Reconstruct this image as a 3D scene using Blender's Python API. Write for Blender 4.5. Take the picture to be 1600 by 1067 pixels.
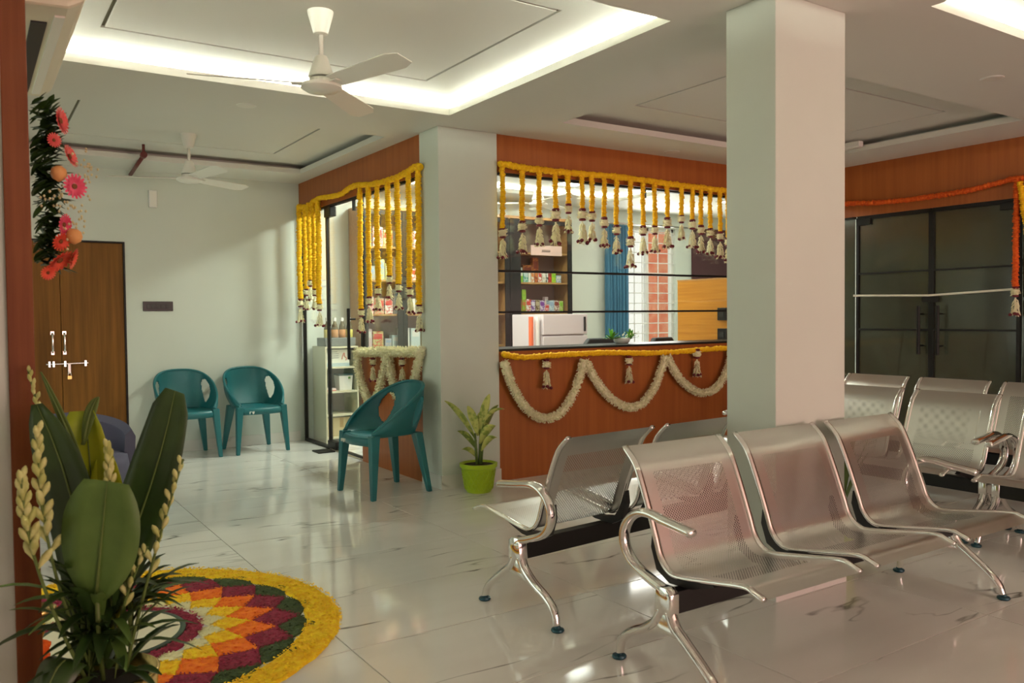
import bpy, bmesh, math, random
from mathutils import Vector, Matrix
random.seed(7)
for o in list(bpy.data.objects): bpy.data.objects.remove(o, do_unlink=True)
scene = bpy.context.scene
COL = scene.collection
PI = math.pi

# ------------------------------------------------------------ camera, world, light, exposure
YAW, PITCH, ROLL, FOC = 0.583836, 0.030240, 0.010288, 1294.0
fwd = Vector((math.sin(YAW)*math.cos(PITCH), math.cos(YAW)*math.cos(PITCH), -math.sin(PITCH)))
rt = Vector((math.cos(YAW), -math.sin(YAW), 0)); dn = fwd.cross(rt)
rt2 = math.cos(ROLL)*rt + math.sin(ROLL)*dn; dn2 = -math.sin(ROLL)*rt + math.cos(ROLL)*dn
cam = bpy.data.cameras.new('camera'); cam_o = bpy.data.objects.new('camera', cam); COL.objects.link(cam_o)
cam.sensor_width = 36; cam.lens = 36*FOC/1600; cam.clip_start = 0.05; cam.clip_end = 200
mw = Matrix.Identity(4)
for i in range(3):
    mw[i][0] = rt2[i]; mw[i][1] = -dn2[i]; mw[i][2] = -fwd[i]
mw[0][3], mw[1][3], mw[2][3] = 0, 0, 1.25
cam_o.matrix_world = mw
cam.dof.use_dof = True; cam.dof.focus_distance = 5.2; cam.dof.aperture_fstop = 6.3
scene.camera = cam_o

world = bpy.data.worlds.new('daylight'); scene.world = world; world.use_nodes = True
bg = world.node_tree.nodes['Background']; bg.inputs[0].default_value = (1.0, 0.93, 0.86, 1); bg.inputs[1].default_value = 0.8

def area(name, loc, rot, sx, sy, energy, col):
    l = bpy.data.lights.new(name, 'AREA'); l.shape = 'RECTANGLE'; l.size = sx; l.size_y = sy; l.energy = energy; l.color = col
    o = bpy.data.objects.new(name, l); COL.objects.link(o); o.location = loc; o.rotation_euler = rot
    return o
# daylight through the street entrance behind the camera
area('entrance_daylight', (4.2, -5.3, 1.0), (PI/2+.30, 0, 0), 5.0, 1.8, 125, (1.0, 0.55, 0.48))
# daylight from the side entrance beyond the passage on the left, widened to brighten the far left
area('side_entrance_daylight', (-2.0, 5.2, 1.15), (PI/2, 0, -PI/2), 6.0, 2.0, 34, (0.90, 1.0, 0.88))
# daylight through the window of the pharmacy
area('window_daylight', (7.7, 8.22, 1.7), (-PI/2, 0, 0), 0.9, 1.4, 25, (1.0, 0.96, 0.9))
LED_MAIN = 145.0
LED_PHARM = 60.0
PANEL_W = (28.0, 32.0, 8.0, 8.0, 8.0)
vs = scene.view_settings
vs.view_transform = 'Standard'; vs.look = 'None'; vs.gamma = 1.0; vs.use_curve_mapping = False; vs.exposure = 0.6

# ------------------------------------------------------------ helpers
def S(h, k=1.0):
    h = h.lstrip('#'); c = [int(h[i:i+2], 16)/255 for i in (0, 2, 4)]
    return tuple((x/12.92 if x <= .04045 else ((x+.055)/1.055)**2.4)*k for x in c) + (1,)

def M(name, col, rough=.5, metal=0.0, var=None, bump=None, spec=.5, coat=0.0, stretch=(1, 1, 1), emit=0.0, trans=0.0, sheen=0.0):
    m = bpy.data.materials.new(name); m.use_nodes = True; nt = m.node_tree; b = nt.nodes['Principled BSDF']
    if isinstance(col, str): col = S(col)
    b.inputs['Base Color'].default_value = col; b.inputs['Roughness'].default_value = rough; b.inputs['Metallic'].default_value = metal
    b.inputs['Specular IOR Level'].default_value = spec; b.inputs['Coat Weight'].default_value = coat; b.inputs['Coat Roughness'].default_value = .05
    if emit: b.inputs['Emission Color'].default_value = col; b.inputs['Emission Strength'].default_value = emit
    if trans: b.inputs['Transmission Weight'].default_value = trans
    tc = mp = None
    if var or bump:
        tc = nt.nodes.new('ShaderNodeTexCoord'); mp = nt.nodes.new('ShaderNodeMapping'); mp.inputs['Scale'].default_value = stretch
        nt.links.new(tc.outputs['Object'], mp.inputs[0])
    if var:
        sc, c2, lo, hi = var
        if isinstance(c2, str): c2 = S(c2)
        n = nt.nodes.new('ShaderNodeTexNoise'); n.inputs['Scale'].default_value = sc; n.inputs['Detail'].default_value = 4
        r = nt.nodes.new('ShaderNodeValToRGB'); r.color_ramp.elements[0].position = lo; r.color_ramp.elements[1].position = hi
        r.color_ramp.elements[0].color = col; r.color_ramp.elements[1].color = c2
        nt.links.new(mp.outputs[0], n.inputs[0]); nt.links.new(n.outputs[0], r.inputs[0]); nt.links.new(r.outputs[0], b.inputs['Base Color'])
    if bump:
        sc, st = bump
        n = nt.nodes.new('ShaderNodeTexNoise'); n.inputs['Scale'].default_value = sc; n.inputs['Detail'].default_value = 3
        bp = nt.nodes.new('ShaderNodeBump'); bp.inputs['Strength'].default_value = st; bp.inputs['Distance'].default_value = .01
        nt.links.new(mp.outputs[0], n.inputs[0]); nt.links.new(n.outputs[0], bp.inputs['Height']); nt.links.new(bp.outputs[0], b.inputs['Normal'])
    return m

def emission(name, col, st):
    m = bpy.data.materials.new(name); m.use_nodes = True; nt = m.node_tree; nt.nodes.clear()
    e = nt.nodes.new('ShaderNodeEmission'); e.inputs[0].default_value = col; e.inputs[1].default_value = st
    o = nt.nodes.new('ShaderNodeOutputMaterial'); nt.links.new(e.outputs[0], o.inputs[0]); return m

def glass(name, tint=(.96, .98, .97, 1), refl=1.45, film=None, film_amt=0.0):
    m = bpy.data.materials.new(name); m.use_nodes = True; nt = m.node_tree; nt.nodes.clear()
    t = nt.nodes.new('ShaderNodeBsdfTransparent'); t.inputs[0].default_value = tint
    g = nt.nodes.new('ShaderNodeBsdfGlossy'); g.inputs['Roughness'].default_value = .01; g.inputs[0].default_value = (1, 1, 1, 1)
    lw = nt.nodes.new('ShaderNodeLayerWeight'); lw.inputs[0].default_value = .5
    pw = nt.nodes.new('ShaderNodeMath'); pw.operation = 'POWER'; pw.inputs[1].default_value = 5.0; nt.links.new(lw.outputs['Facing'], pw.inputs[0])
    fr = nt.nodes.new('ShaderNodeMath'); fr.operation = 'MULTIPLY_ADD'; fr.inputs[1].default_value = .9; fr.inputs[2].default_value = ((refl-1)/(refl+1))**2; nt.links.new(pw.outputs[0], fr.inputs[0])
    mx = nt.nodes.new('ShaderNodeMixShader'); o = nt.nodes.new('ShaderNodeOutputMaterial')
    src = t
    if film:
        d = nt.nodes.new('ShaderNodeBsdfDiffuse'); d.inputs[0].default_value = film
        m2 = nt.nodes.new('ShaderNodeMixShader'); m2.inputs[0].default_value = film_amt
        nt.links.new(t.outputs[0], m2.inputs[1]); nt.links.new(d.outputs[0], m2.inputs[2]); src = m2
        g.inputs['Roughness'].default_value = .12
    nt.links.new(fr.outputs[0], mx.inputs[0]); nt.links.new(src.outputs[0], mx.inputs[1]); nt.links.new(g.outputs[0], mx.inputs[2])
    nt.links.new(mx.outputs[0], o.inputs[0]); return m

def catmull(pts, k=4):
    P = [Vector(p) for p in pts]; out = []
    for i in range(len(P)-1):
        p0 = P[i-1] if i else P[0]*2-P[1]; p1 = P[i]; p2 = P[i+1]; p3 = P[i+2] if i+2 < len(P) else P[-1]*2-P[-2]
        for j in range(k):
            t = j/k
            out.append(.5*((2*p1)+(p2-p0)*t+(2*p0-5*p1+4*p2-p3)*t*t+(3*p1-p0-3*p2+p3)*t**3))
    out.append(P[-1]); return out

class MB:
    def __init__(s): s.v = []; s.f = []; s.uv = None
    def add(s, vs, fs):
        n = len(s.v); s.v += [tuple(v) for v in vs]; s.f += [tuple(i+n for i in f) for f in fs]; return s
    def box(s, x0, x1, y0, y1, z0, z1):
        return s.add([(x0,y0,z0),(x1,y0,z0),(x1,y1,z0),(x0,y1,z0),(x0,y0,z1),(x1,y0,z1),(x1,y1,z1),(x0,y1,z1)],
                     [(0,3,2,1),(4,5,6,7),(0,1,5,4),(1,2,6,5),(2,3,7,6),(3,0,4,7)])
    def taper(s, p0, p1, a0, a1):   # box from p0 to p1, half sizes (x,y)
        v = []
        for p, a in ((p0, a0), (p1, a1)):
            for sx, sy in ((-1,-1),(1,-1),(1,1),(-1,1)): v.append((p[0]+sx*a[0], p[1]+sy*a[1], p[2]))
        return s.add(v, [(0,3,2,1),(4,5,6,7),(0,1,5,4),(1,2,6,5),(2,3,7,6),(3,0,4,7)])
    def prism(s, poly, axis, a, b):  # poly in the other two axes
        n = len(poly); v = []
        for t in (a, b):
            for p in poly:
                q = list(p); q.insert(axis, t); v.append(tuple(q))
        return s.add(v, [tuple(range(n)), tuple(range(2*n-1, n-1, -1))] + [(i, i+n, (i+1) % n+n, (i+1) % n) for i in range(n)])
    def tube(s, pts, r, n=8, cap=True, ref=None):
        P = [Vector(p) for p in pts]; m = len(P); vs = []; nrm = None
        for i, p in enumerate(P):
            t = (P[min(i+1, m-1)]-P[max(i-1, 0)])
            if t.length < 1e-9: t = Vector((0, 0, 1))
            t.normalize()
            if ref is not None:
                a = Vector(ref); a = (a-t*a.dot(t)).normalized()
            else:
                if nrm is None:
                    nrm = t.cross(Vector((0, 0, 1)));
                    if nrm.length < 1e-3: nrm = Vector((1, 0, 0))
                nrm = (nrm-t*nrm.dot(t)).normalized(); a = nrm
            b = t.cross(a); rr = r[i] if isinstance(r, list) else r
            ra, rb = rr if isinstance(rr, (list, tuple)) else (rr, rr)
            for k in range(n):
                an = 2*PI*k/n; vs.append(p+a*ra*math.cos(an)+b*rb*math.sin(an))
        fs = [(i*n+k, i*n+(k+1) % n, (i+1)*n+(k+1) % n, (i+1)*n+k) for i in range(m-1) for k in range(n)]
        if cap: fs += [tuple(range(n-1, -1, -1)), tuple((m-1)*n+k for k in range(n))]
        return s.add(vs, fs)
    def lathe(s, prof, n=24, c=(0, 0, 0)):
        vs = []; m = len(prof)
        for r, z in prof:
            for k in range(n):
                a = 2*PI*k/n; vs.append((c[0]+r*math.cos(a), c[1]+r*math.sin(a), c[2]+z))
        fs = [(i*n+k, i*n+(k+1) % n, (i+1)*n+(k+1) % n, (i+1)*n+k) for i in range(m-1) for k in range(n)]
        fs += [tuple(range(n-1, -1, -1)), tuple((m-1)*n+k for k in range(n))]
        return s.add(vs, fs)
    def spike(s, p, d, l, w):      # four-sided bud along d
        d = Vector(d).normalized(); a = d.orthogonal().normalized(); b = d.cross(a); p = Vector(p)
        q = p+d*l*.62
        return s.add([p, q+a*w, q-a*.5*w+b*.87*w, q-a*.5*w-b*.87*w, p+d*l], [(0,2,1),(0,3,2),(0,1,3),(4,1,2),(4,2,3),(4,3,1)])
    def leaf(s, base, tip, w, bend=(0, 0, 0), side=None, n=8, fold=.25, shape=None, wav=0.0):
        b = Vector(base); t = Vector(tip); bd = Vector(bend); d = (t-b).normalized()
        sd = Vector(side) if side else d.cross(Vector((0, 0, 1)))
        if sd.length < 1e-3: sd = Vector((1, 0, 0))
        sd = (sd-d*sd.dot(d)).normalized(); up = sd.cross(d)
        vs = []
        for i in range(n+1):
            u = i/n; p = b.lerp(t, u)+bd*(4*u*(1-u))
            ww = w*(shape(u) if shape else math.sin(PI*min(1, u*.92+.06))**.8)
            off = up*ww*fold
            wv = up*wav*math.sin(u*9)*ww
            vs += [p-sd*ww+off+wv, p-sd*ww*.5+off*.35, p, p+sd*ww*.5+off*.35, p+sd*ww+off-wv]
        return s.add(vs, [(i*5+k, i*5+k+1, (i+1)*5+k+1, (i+1)*5+k) for i in range(n) for k in range(4)])
    def mesh(s, name, mat, smooth=False, bevel=0.0):
        me = bpy.data.meshes.new(name); me.from_pydata(s.v, [], s.f)
        if bevel:
            bm = bmesh.new(); bm.from_mesh(me); bm.normal_update()
            ed = [e for e in bm.edges if len(e.link_faces) == 2 and e.calc_face_angle(0) > .5]
            bmesh.ops.bevel(bm, geom=ed, offset=bevel, segments=2, profile=.5, affect='EDGES', clamp_overlap=True)
            bm.to_mesh(me); bm.free()
        if s.uv:
            ul = me.uv_layers.new(name='UVMap')
            for lp in me.loops: ul.data[lp.index].uv = s.uv[lp.vertex_index]
        for m in (mat if isinstance(mat, (list, tuple)) else [mat]): me.materials.append(m)
        if smooth:
            for p in me.polygons: p.use_smooth = True
            if smooth == 'auto':
                try: me.set_sharp_from_angle(angle=.7)
                except Exception: pass
        me.update(); return me
    def build(s, name, mat, parent=None, smooth=False, bevel=0.0, loc=None):
        return obj(name, s.mesh(name, mat, smooth, bevel), parent, loc)

def obj(name, me, parent=None, loc=None, rot=None):
    o = bpy.data.objects.new(name, me); COL.objects.link(o)
    if parent: o.parent = parent
    if loc: o.location = loc
    if rot: o.rotation_euler = rot
    return o
def tag(o, label=None, cat=None, group=None, kind=None):
    for k, v in (('label', label), ('category', cat), ('group', group), ('kind', kind)):
        if v: o[k] = v
    return o
def thing(name, label, cat, loc=(0, 0, 0), rz=0.0, group=None):
    o = bpy.data.objects.new(name, None); COL.objects.link(o); o.empty_display_size = .05
    o.location = loc; o.rotation_euler = (0, 0, rz); return tag(o, label, cat, group)
def struct(o): o['kind'] = 'structure'; return o
def copy_tree(o, parent=None):
    c = o.copy(); COL.objects.link(c); c.parent = parent
    for ch in list(o.children): copy_tree(ch, c)
    return c
ORD = ['first', 'second', 'third', 'fourth', 'fifth', 'sixth', 'seventh', 'eighth', 'ninth', 'tenth', 'eleventh', 'twelfth', 'thirteenth',
       'fourteenth', 'fifteenth', 'sixteenth', 'seventeenth', 'eighteenth', 'nineteenth', 'twentieth']

# ------------------------------------------------------------ materials
PAINT = M('wall_paint', (.655, .70, .62, 1), .55, var=(1.3, (.635, .68, .60, 1), .4, .6))
CEIL = M('ceiling_paint', (.74, .73, .665, 1), .6)
WOOD = M('laminate_wood', '#a9602b', .42, var=(3.0, '#985122', .3, .75), stretch=(9, 9, .35), spec=.35)
WOOD_J = M('dark_jamb_wood', '#7d4420', .5, var=(3.0, '#6a3516', .35, .7), stretch=(14, 14, .5), spec=.25)
WOOD_D = M('door_veneer', '#86581f', .5, spec=.2, var=(3.0, '#6a4416', .35, .7), stretch=(10, 10, .4))
WOOD_Y = M('yellow_veneer', '#c8872e', .4, var=(3.0, '#b87724', .35, .7), stretch=(.6, .6, 14))
WOOD_L = M('pale_shelf_wood', '#b98a55', .45, var=(3.0, '#a87845', .35, .7), stretch=(1, 10, 10))
BLACK = M('black_metal', (.014, .013, .012, 1), .45, .0, spec=.25)
BLACKP = M('black_plastic', (.014, .013, .013, 1), .35)
CHROME = M('chrome', (.80, .79, .77, 1), .11, 1.0)
WHITEP = M('white_plastic', (.78, .77, .72, 1), .35)
ACW = M('aged_white_plastic', (.74, .68, .52, 1), .4)
CREAM = M('cream_enamel', (.80, .78, .70, 1), .3)
GLASS = glass('clear_glass')
FILM = glass('smoked_film_glass', (.42, .44, .36, 1), 1.5, (.075, .078, .055, 1), .72)
TEAL = M('teal_plastic', '#1e6b70', .38, bump=(260, .05))
GOLD = M('yellow_marigold', '#ffcc00', .8, var=(60, '#f5ae00', .42, .66), bump=(220, .35))
ORANGE = M('orange_marigold', '#ee6a10', .8, var=(60, '#d84a06', .4, .65), bump=(220, .35))
JASM = M('jasmine_white', '#f4eecb', .7, var=(40, '#e2e0b0', .45, .7))
ROSE = M('maroon_rose', '#5d0f1c', .7, var=(60, '#7a1a2a', .4, .7))
SOIL = M('dark_soil', '#2a2014', .9)
BRASS = M('brass', (.62, .43, .16, 1), .25, 1.0)
STEELM = M('brushed_steel', (.55, .54, .51, 1), .3, 1.0)
GREY = M('grey_fabric', '#5a5a70', .8, bump=(300, .2))
FOOT = M('teal_foot_cap', '#1d4b55', .35, .3)
DARKR = M('maroon_panel', '#4a1f26', .5)
BLUE = M('blue_curtain', '#4a7f9c', .8, bump=(120, .2))
PINKW = M('pink_board', '#d9b3a8', .6)
RED_P = M('red_oxide_pipe', '#6b2a24', .5)
GROUT = M('grout', '#4a4436', .9)
LEDM = emission('led_cove', (.97, 1.0, .84, 1), LED_MAIN)
LEDP = emission('led_pharmacy', (.96, 1.0, .90, 1), LED_PHARM)

def marble():
    m = bpy.data.materials.new('polished_marble_tile'); m.use_nodes = True; nt = m.node_tree; b = nt.nodes['Principled BSDF']; N = nt.nodes.new; L = nt.links.new
    b.inputs['Roughness'].default_value = .07; b.inputs['Specular IOR Level'].default_value = .6
    tc = N('ShaderNodeTexCoord'); oi = N('ShaderNodeObjectInfo'); ad = N('ShaderNodeVectorMath'); ad.operation = 'ADD'
    sc = N('ShaderNodeVectorMath'); sc.operation = 'SCALE'; sc.inputs['Scale'].default_value = 37.0
    cb = N('ShaderNodeCombineXYZ'); L(oi.outputs['Random'], cb.inputs[0]); L(oi.outputs['Random'], cb.inputs[1]); L(cb.outputs[0], sc.inputs[0])
    L(tc.outputs['Object'], ad.inputs[0]); L(sc.outputs[0], ad.inputs[1])
    mp = N('ShaderNodeMapping'); mp.inputs['Rotation'].default_value = (0, 0, .62); mp.inputs['Scale'].default_value = (.55, 2.6, 1); L(ad.outputs[0], mp.inputs[0])
    n = N('ShaderNodeTexNoise'); n.inputs['Scale'].default_value = 1.05; n.inputs['Detail'].default_value = 4; n.inputs['Distortion'].default_value = .2; L(mp.outputs[0], n.inputs[0])
    s1 = N('ShaderNodeMath'); s1.operation = 'SUBTRACT'; s1.inputs[1].default_value = .5; L(n.outputs[0], s1.inputs[0])
    s2 = N('ShaderNodeMath'); s2.operation = 'ABSOLUTE'; L(s1.outputs[0], s2.inputs[0])
    r = N('ShaderNodeValToRGB'); e = r.color_ramp.elements; e[0].position = 0; e[0].color = (1, 1, 1, 1); e[1].position = .010; e[1].color = (0, 0, 0, 1); L(s2.outputs[0], r.inputs[0])
    n2 = N('ShaderNodeTexNoise'); n2.inputs['Scale'].default_value = 2.2; L(ad.outputs[0], n2.inputs[0])
    r2 = N('ShaderNodeValToRGB'); r2.color_ramp.elements[0].position = .5; r2.color_ramp.elements[1].position = .66; L(n2.outputs[0], r2.inputs[0])
    mu = N('ShaderNodeMath'); mu.operation = 'MULTIPLY'; L(r.outputs[0], mu.inputs[0]); L(r2.outputs[0], mu.inputs[1])
    n3 = N('ShaderNodeTexNoise'); n3.inputs['Scale'].default_value = 1.6; n3.inputs['Detail'].default_value = 3; L(mp.outputs[0], n3.inputs[0])
    r3 = N('ShaderNodeValToRGB'); r3.color_ramp.elements[0].position = .35; r3.color_ramp.elements[1].position = .7
    r3.color_ramp.elements[0].color = (.80, .785, .73, 1); r3.color_ramp.elements[1].color = (.74, .725, .67, 1); L(n3.outputs[0], r3.inputs[0])
    mx = N('ShaderNodeMix'); mx.data_type = 'RGBA'; L(mu.outputs[0], mx.inputs['Factor']); L(r3.outputs[0], mx.inputs['A']); mx.inputs['B'].default_value = (.16, .148, .125, 1)
    L(mx.outputs['Result'], b.inputs['Base Color']); return m
MARBLE = marble()

def perforated():
    m = bpy.data.materials.new('perforated_steel'); m.use_nodes = True; nt = m.node_tree; b = nt.nodes['Principled BSDF']; N = nt.nodes.new; L = nt.links.new
    b.inputs['Base Color'].default_value = (.64, .62, .59, 1); b.inputs['Metallic'].default_value = 1.0; b.inputs['Roughness'].default_value = .30
    uv = N('ShaderNodeUVMap'); uv.uv_map = 'UVMap'
    def dots(off):
        a = N('ShaderNodeVectorMath'); a.operation = 'ADD'; a.inputs[1].default_value = (off, off, 0); L(uv.outputs[0], a.inputs[0])
        md = N('ShaderNodeVectorMath'); md.operation = 'MODULO'; md.inputs[1].default_value = (.0120, .0120, 1); L(a.outputs[0], md.inputs[0])
        sb = N('ShaderNodeVectorMath'); sb.operation = 'SUBTRACT'; sb.inputs[1].default_value = (.0060, .0060, 0); L(md.outputs[0], sb.inputs[0])
        ln = N('ShaderNodeVectorMath'); ln.operation = 'LENGTH'; L(sb.outputs[0], ln.inputs[0])
        lt = N('ShaderNodeMath'); lt.operation = 'LESS_THAN'; lt.inputs[1].default_value = .0025; L(ln.outputs['Value'], lt.inputs[0]); return lt
    d1, d2 = dots(1.0), dots(1.006)
    mxm = N('ShaderNodeMath'); mxm.operation = 'MAXIMUM'; L(d1.outputs[0], mxm.inputs[0]); L(d2.outputs[0], mxm.inputs[1])
    sp = N('ShaderNodeSeparateXYZ'); L(uv.outputs[0], sp.inputs[0])
    def rng(sock, lo, hi):
        g = N('ShaderNodeMath'); g.operation = 'GREATER_THAN'; g.inputs[1].default_value = lo; L(sock, g.inputs[0])
        l = N('ShaderNodeMath'); l.operation = 'LESS_THAN'; l.inputs[1].default_value = hi; L(sock, l.inputs[0])
        q = N('ShaderNodeMath'); q.operation = 'MULTIPLY'; L(g.outputs[0], q.inputs[0]); L(l.outputs[0], q.inputs[1]); return q
    u, v = rng(sp.outputs[0], .065, .425), rng(sp.outputs[1], .12, .74)
    q = N('ShaderNodeMath'); q.operation = 'MULTIPLY'; L(u.outputs[0], q.inputs[0]); L(v.outputs[0], q.inputs[1])
    q2 = N('ShaderNodeMath'); q2.operation = 'MULTIPLY'; L(q.outputs[0], q2.inputs[0]); L(mxm.outputs[0], q2.inputs[1])
    inv = N('ShaderNodeMath'); inv.operation = 'SUBTRACT'; inv.inputs[0].default_value = 1; L(q2.outputs[0], inv.inputs[1]); L(inv.outputs[0], b.inputs['Alpha'])
    return m
PERF = perforated()

# ------------------------------------------------------------ floor
H = 2.62
X0, X1, Y0, Y1 = -2.2, 9.3, -5.5, 8.27
floor = struct(MB().box(X0, X1, Y0, Y1+.1, -.08, -.006).build('floor', GROUT))
TX, TY = 1.15, .583
tile_me = MB().box(.0018, TX-.0018, .0018, TY-.0018, -.012, 0).mesh('tile', MARBLE, bevel=.0012)
for i in range(-3, 8):
    for j in range(-14, 12):
        x, y = 1.187-1.15+TX*i, 2.33+TY*(j-1)
        if x+TX < X0 or x > X1 or y+TY < Y0 or y > Y1: continue
        obj('tile', tile_me, floor, (x, y, 0))

# ------------------------------------------------------------ ceiling with recessed trays
T = {'a': (.24, 2.785, 2.844, 4.96, True), 'b': (.30, 2.69, 5.795, 7.68, False), 'c': (3.57, 6.37, 2.96, 4.74, False), 'd': (3.65, 6.37, .25, 2.09, True), 'e': (.24, 2.785, .0, 2.09, True)}
rects = [t[:4] for t in T.values()] + [(3.2, 6.6, 5.75, 7.7)]
xs = sorted({X0, X1, *[r[0] for r in rects], *[r[1] for r in rects]}); ys = sorted({Y0, Y1+.1, *[r[2] for r in rects], *[r[3] for r in rects]})
mb = MB()
for a, b in zip(xs, xs[1:]):
    for c, d in zip(ys, ys[1:]):
        mx_, my_ = (a+b)/2, (c+d)/2
        if any(r[0] < mx_ < r[1] and r[2] < my_ < r[3] for r in rects): continue
        mb.box(a, b, c, d, H, H+.045)
ceiling = struct(mb.build('ceiling', CEIL))
MB().box(X0, X1, Y0, Y1+.1, H+.13, H+.2).build('ceiling_slab', CEIL, ceiling)
GRV = M('groove_grey', '#8d8873', .8)
def tray(x0, x1, y0, y1, lit, led=None, ins=.37):
    g, e, z = .009, .16, H+.09
    side = MB()
    side.box(x0-e-.01, x0-e, y0-e, y1+e, H+.045, z+.04).box(x1+e, x1+e+.01, y0-e, y1+e, H+.045, z+.04).box(x0-e, x1+e, y0-e-.01, y0-e, H+.045, z+.04).box(x0-e, x1+e, y1+e, y1+e+.01, H+.045, z+.04)
    side.build('tray_side', CEIL, ceiling)
    X_0, X_1, Y_0, Y_1 = x0+ins, x1-ins, y0+ins, y1-ins
    f = MB()
    f.box(x0-e, x1+e, y0-e, Y_0-g, z, z+.012).box(x0-e, x1+e, Y_1+g, y1+e, z, z+.012).box(x0-e, X_0-g, Y_0-g, Y_1+g, z, z+.012).box(X_1+g, x1+e, Y_0-g, Y_1+g, z, z+.012)
    f.build('tray_border', CEIL, ceiling)
    MB().box(X_0+g, X_1-g, Y_0+g, Y_1-g, z, z+.012).build('tray_panel', CEIL, ceiling)
    MB().box(X_0-.05, X_1+.05, Y_0-.05, Y_1+.05, z+.014, z+.018).build('groove_backing', GRV, ceiling)
    if lit:
        zz = H+.049
        for b in ((x0-.11, x0-.095, y0, y1), (x1+.095, x1+.11, y0, y1), (x0, x1, y0-.11, y0-.095), (x0, x1, y1+.095, y1+.11)):
            MB().box(b[0], b[1], b[2], b[3], zz, zz+.006).build('led_strip', led or LEDM, ceiling)
for t in T.values(): tray(*t)
tray(3.2, 6.6, 5.75, 7.7, True, LEDP, .45)

# ------------------------------------------------------------ walls
W = .12
def hole_wall(name, axis, pos, a0, a1, holes, mat, z1=H+.1, th=W, z0=0.0):
    """wall at axis=pos, running a0..a1 on the other axis, holes = (a, b, zlo, zhi)"""
    cs = sorted({a0, a1, *[h[0] for h in holes], *[h[1] for h in holes]}); zs = sorted({z0, z1, *[h[2] for h in holes], *[h[3] for h in holes]})
    m = MB()
    for a, b in zip(cs, cs[1:]):
        for c, d in zip(zs, zs[1:]):
            if any(h[0] < (a+b)/2 < h[1] and h[2] < (c+d)/2 < h[3] for h in holes): continue
            if axis == 'x': m.box(pos, pos+th, a, b, c, d)
            else: m.box(a, b, pos, pos+th, c, d)
    return struct(m.build(name, mat))
WIN = (7.22, 8.17, .80, 2.42)
hole_wall('wall_back', 'y', Y1, X0, X1, [(WIN[0], WIN[1], WIN[2], WIN[3]), (.33, 1.235, 0, 1.965)], PAINT)
hole_wall('wall_far_right', 'x', X1, Y0, Y1, [], PAINT)
hole_wall('wall_far_left', 'x', X0-W, Y0, Y1, [], PAINT)
hole_wall('wall_street', 'y', Y0-W, X0, X1, [(.2, 6.7, 0, 2.4)], PAINT)
hole_wall('wall_passage', 'x', -.05, 2.55, Y1, [(2.66, 4.62, 0, 2.03), (5.5, 7.7, 0, 2.03)], PAINT, th=.10)  # farther opening is unseen, added to let side light onto the far left
hole_wall('wall_entry', 'y', 2.45, X0, .090, [], PAINT, th=.10)
tr = MB().box(.090, .148, 2.435, 2.56, 0, H).build('trim_1', WOOD_J, bevel=.002); struct(tr)
# columns
column = struct(MB().box(2.86, 3.36, 5.265, 5.56, 0, H).build('wall_column', PAINT, bevel=.004))
pillar = struct(MB().box(2.909, 3.394, 2.345, 2.62, 0, H).build('wall_pillar', PAINT, bevel=.004))
bb = MB(); bb.box(2.853, 3.366, 5.258, 5.567, 0, .10); struct(bb.build('baseboard_column', MARBLE))
bb = MB(); bb.box(1.25, 2.85, Y1-.008, Y1, 0, .10); struct(bb.build('baseboard_back', MARBLE))
bb = MB(); bb.box(2.903, 3.400, 2.339, 2.626, 0, .10); struct(bb.build('baseboard_pillar', MARBLE))

# double door in the back wall
door = struct(MB().box(.33, 1.235, Y1+.055, Y1+.075, 0, 1.965).build('door_1', WOOD_D))
fr = MB(); fr.box(.33, .345, Y1-.006, Y1+.05, 0, 1.965).box(1.222, 1.237, Y1-.006, Y1+.05, 0, 1.965).box(.345, 1.222, Y1-.006, Y1+.05, 1.952, 1.966); fr.build('door_frame', BLACK, door)
for a, b in ((.346, .708), (.712, 1.221)): MB().box(a, b, Y1+.012, Y1+.052, .006, 1.950).build('door_leaf', WOOD_D, door, bevel=.002)
for x in (.640, .733):
    m = MB(); p = [(x, Y1+.012, 1.145), (x, Y1-.018, 1.135), (x, Y1-.026, 1.08), (x, Y1-.022, 1.02), (x, Y1-.012, .98), (x, Y1+.012, .972)]
    m.tube(catmull(p, 4), (.009, .005), 8, ref=(1, 0, 0)); m.box(x-.014, x+.014, Y1+.004, Y1+.012, 1.13, 1.16); m.box(x-.012, x+.012, Y1+.004, Y1+.012, .955, .985)
    m.build('pull_handle', CHROME, door, 'auto')
bolt = MB(); bolt.tube([(.585, Y1-.006, .872), (.915, Y1-.006, .875)], .0075, 10)
bolt = bolt.build('tower_bolt', CHROME, door, 'auto')
for x in (.612, .644, .733, .894): MB().box(x-.010, x+.010, Y1-.016, Y1+.012, .845, .900).build('bolt_bracket', CHROME, bolt, bevel=.003)
MB().box(.752, .776, Y1-.022, Y1-.004, .785, .872).build('hasp', STEELM, bolt, bevel=.003)
lk = thing('padlock', 'small brass padlock hanging from the bolt of the wooden door', 'padlock', (.764, Y1-.024, .735))
MB().box(-.018, .018, -.009, .009, 0, .034).build('lock_body', BRASS, lk, bevel=.003)
MB().tube(catmull([(-.011, 0, .03), (-.011, 0, .052), (0, 0, .064), (.011, 0, .052), (.011, 0, .03)], 4), .003, 8).build('shackle', CHROME, lk, True)

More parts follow.
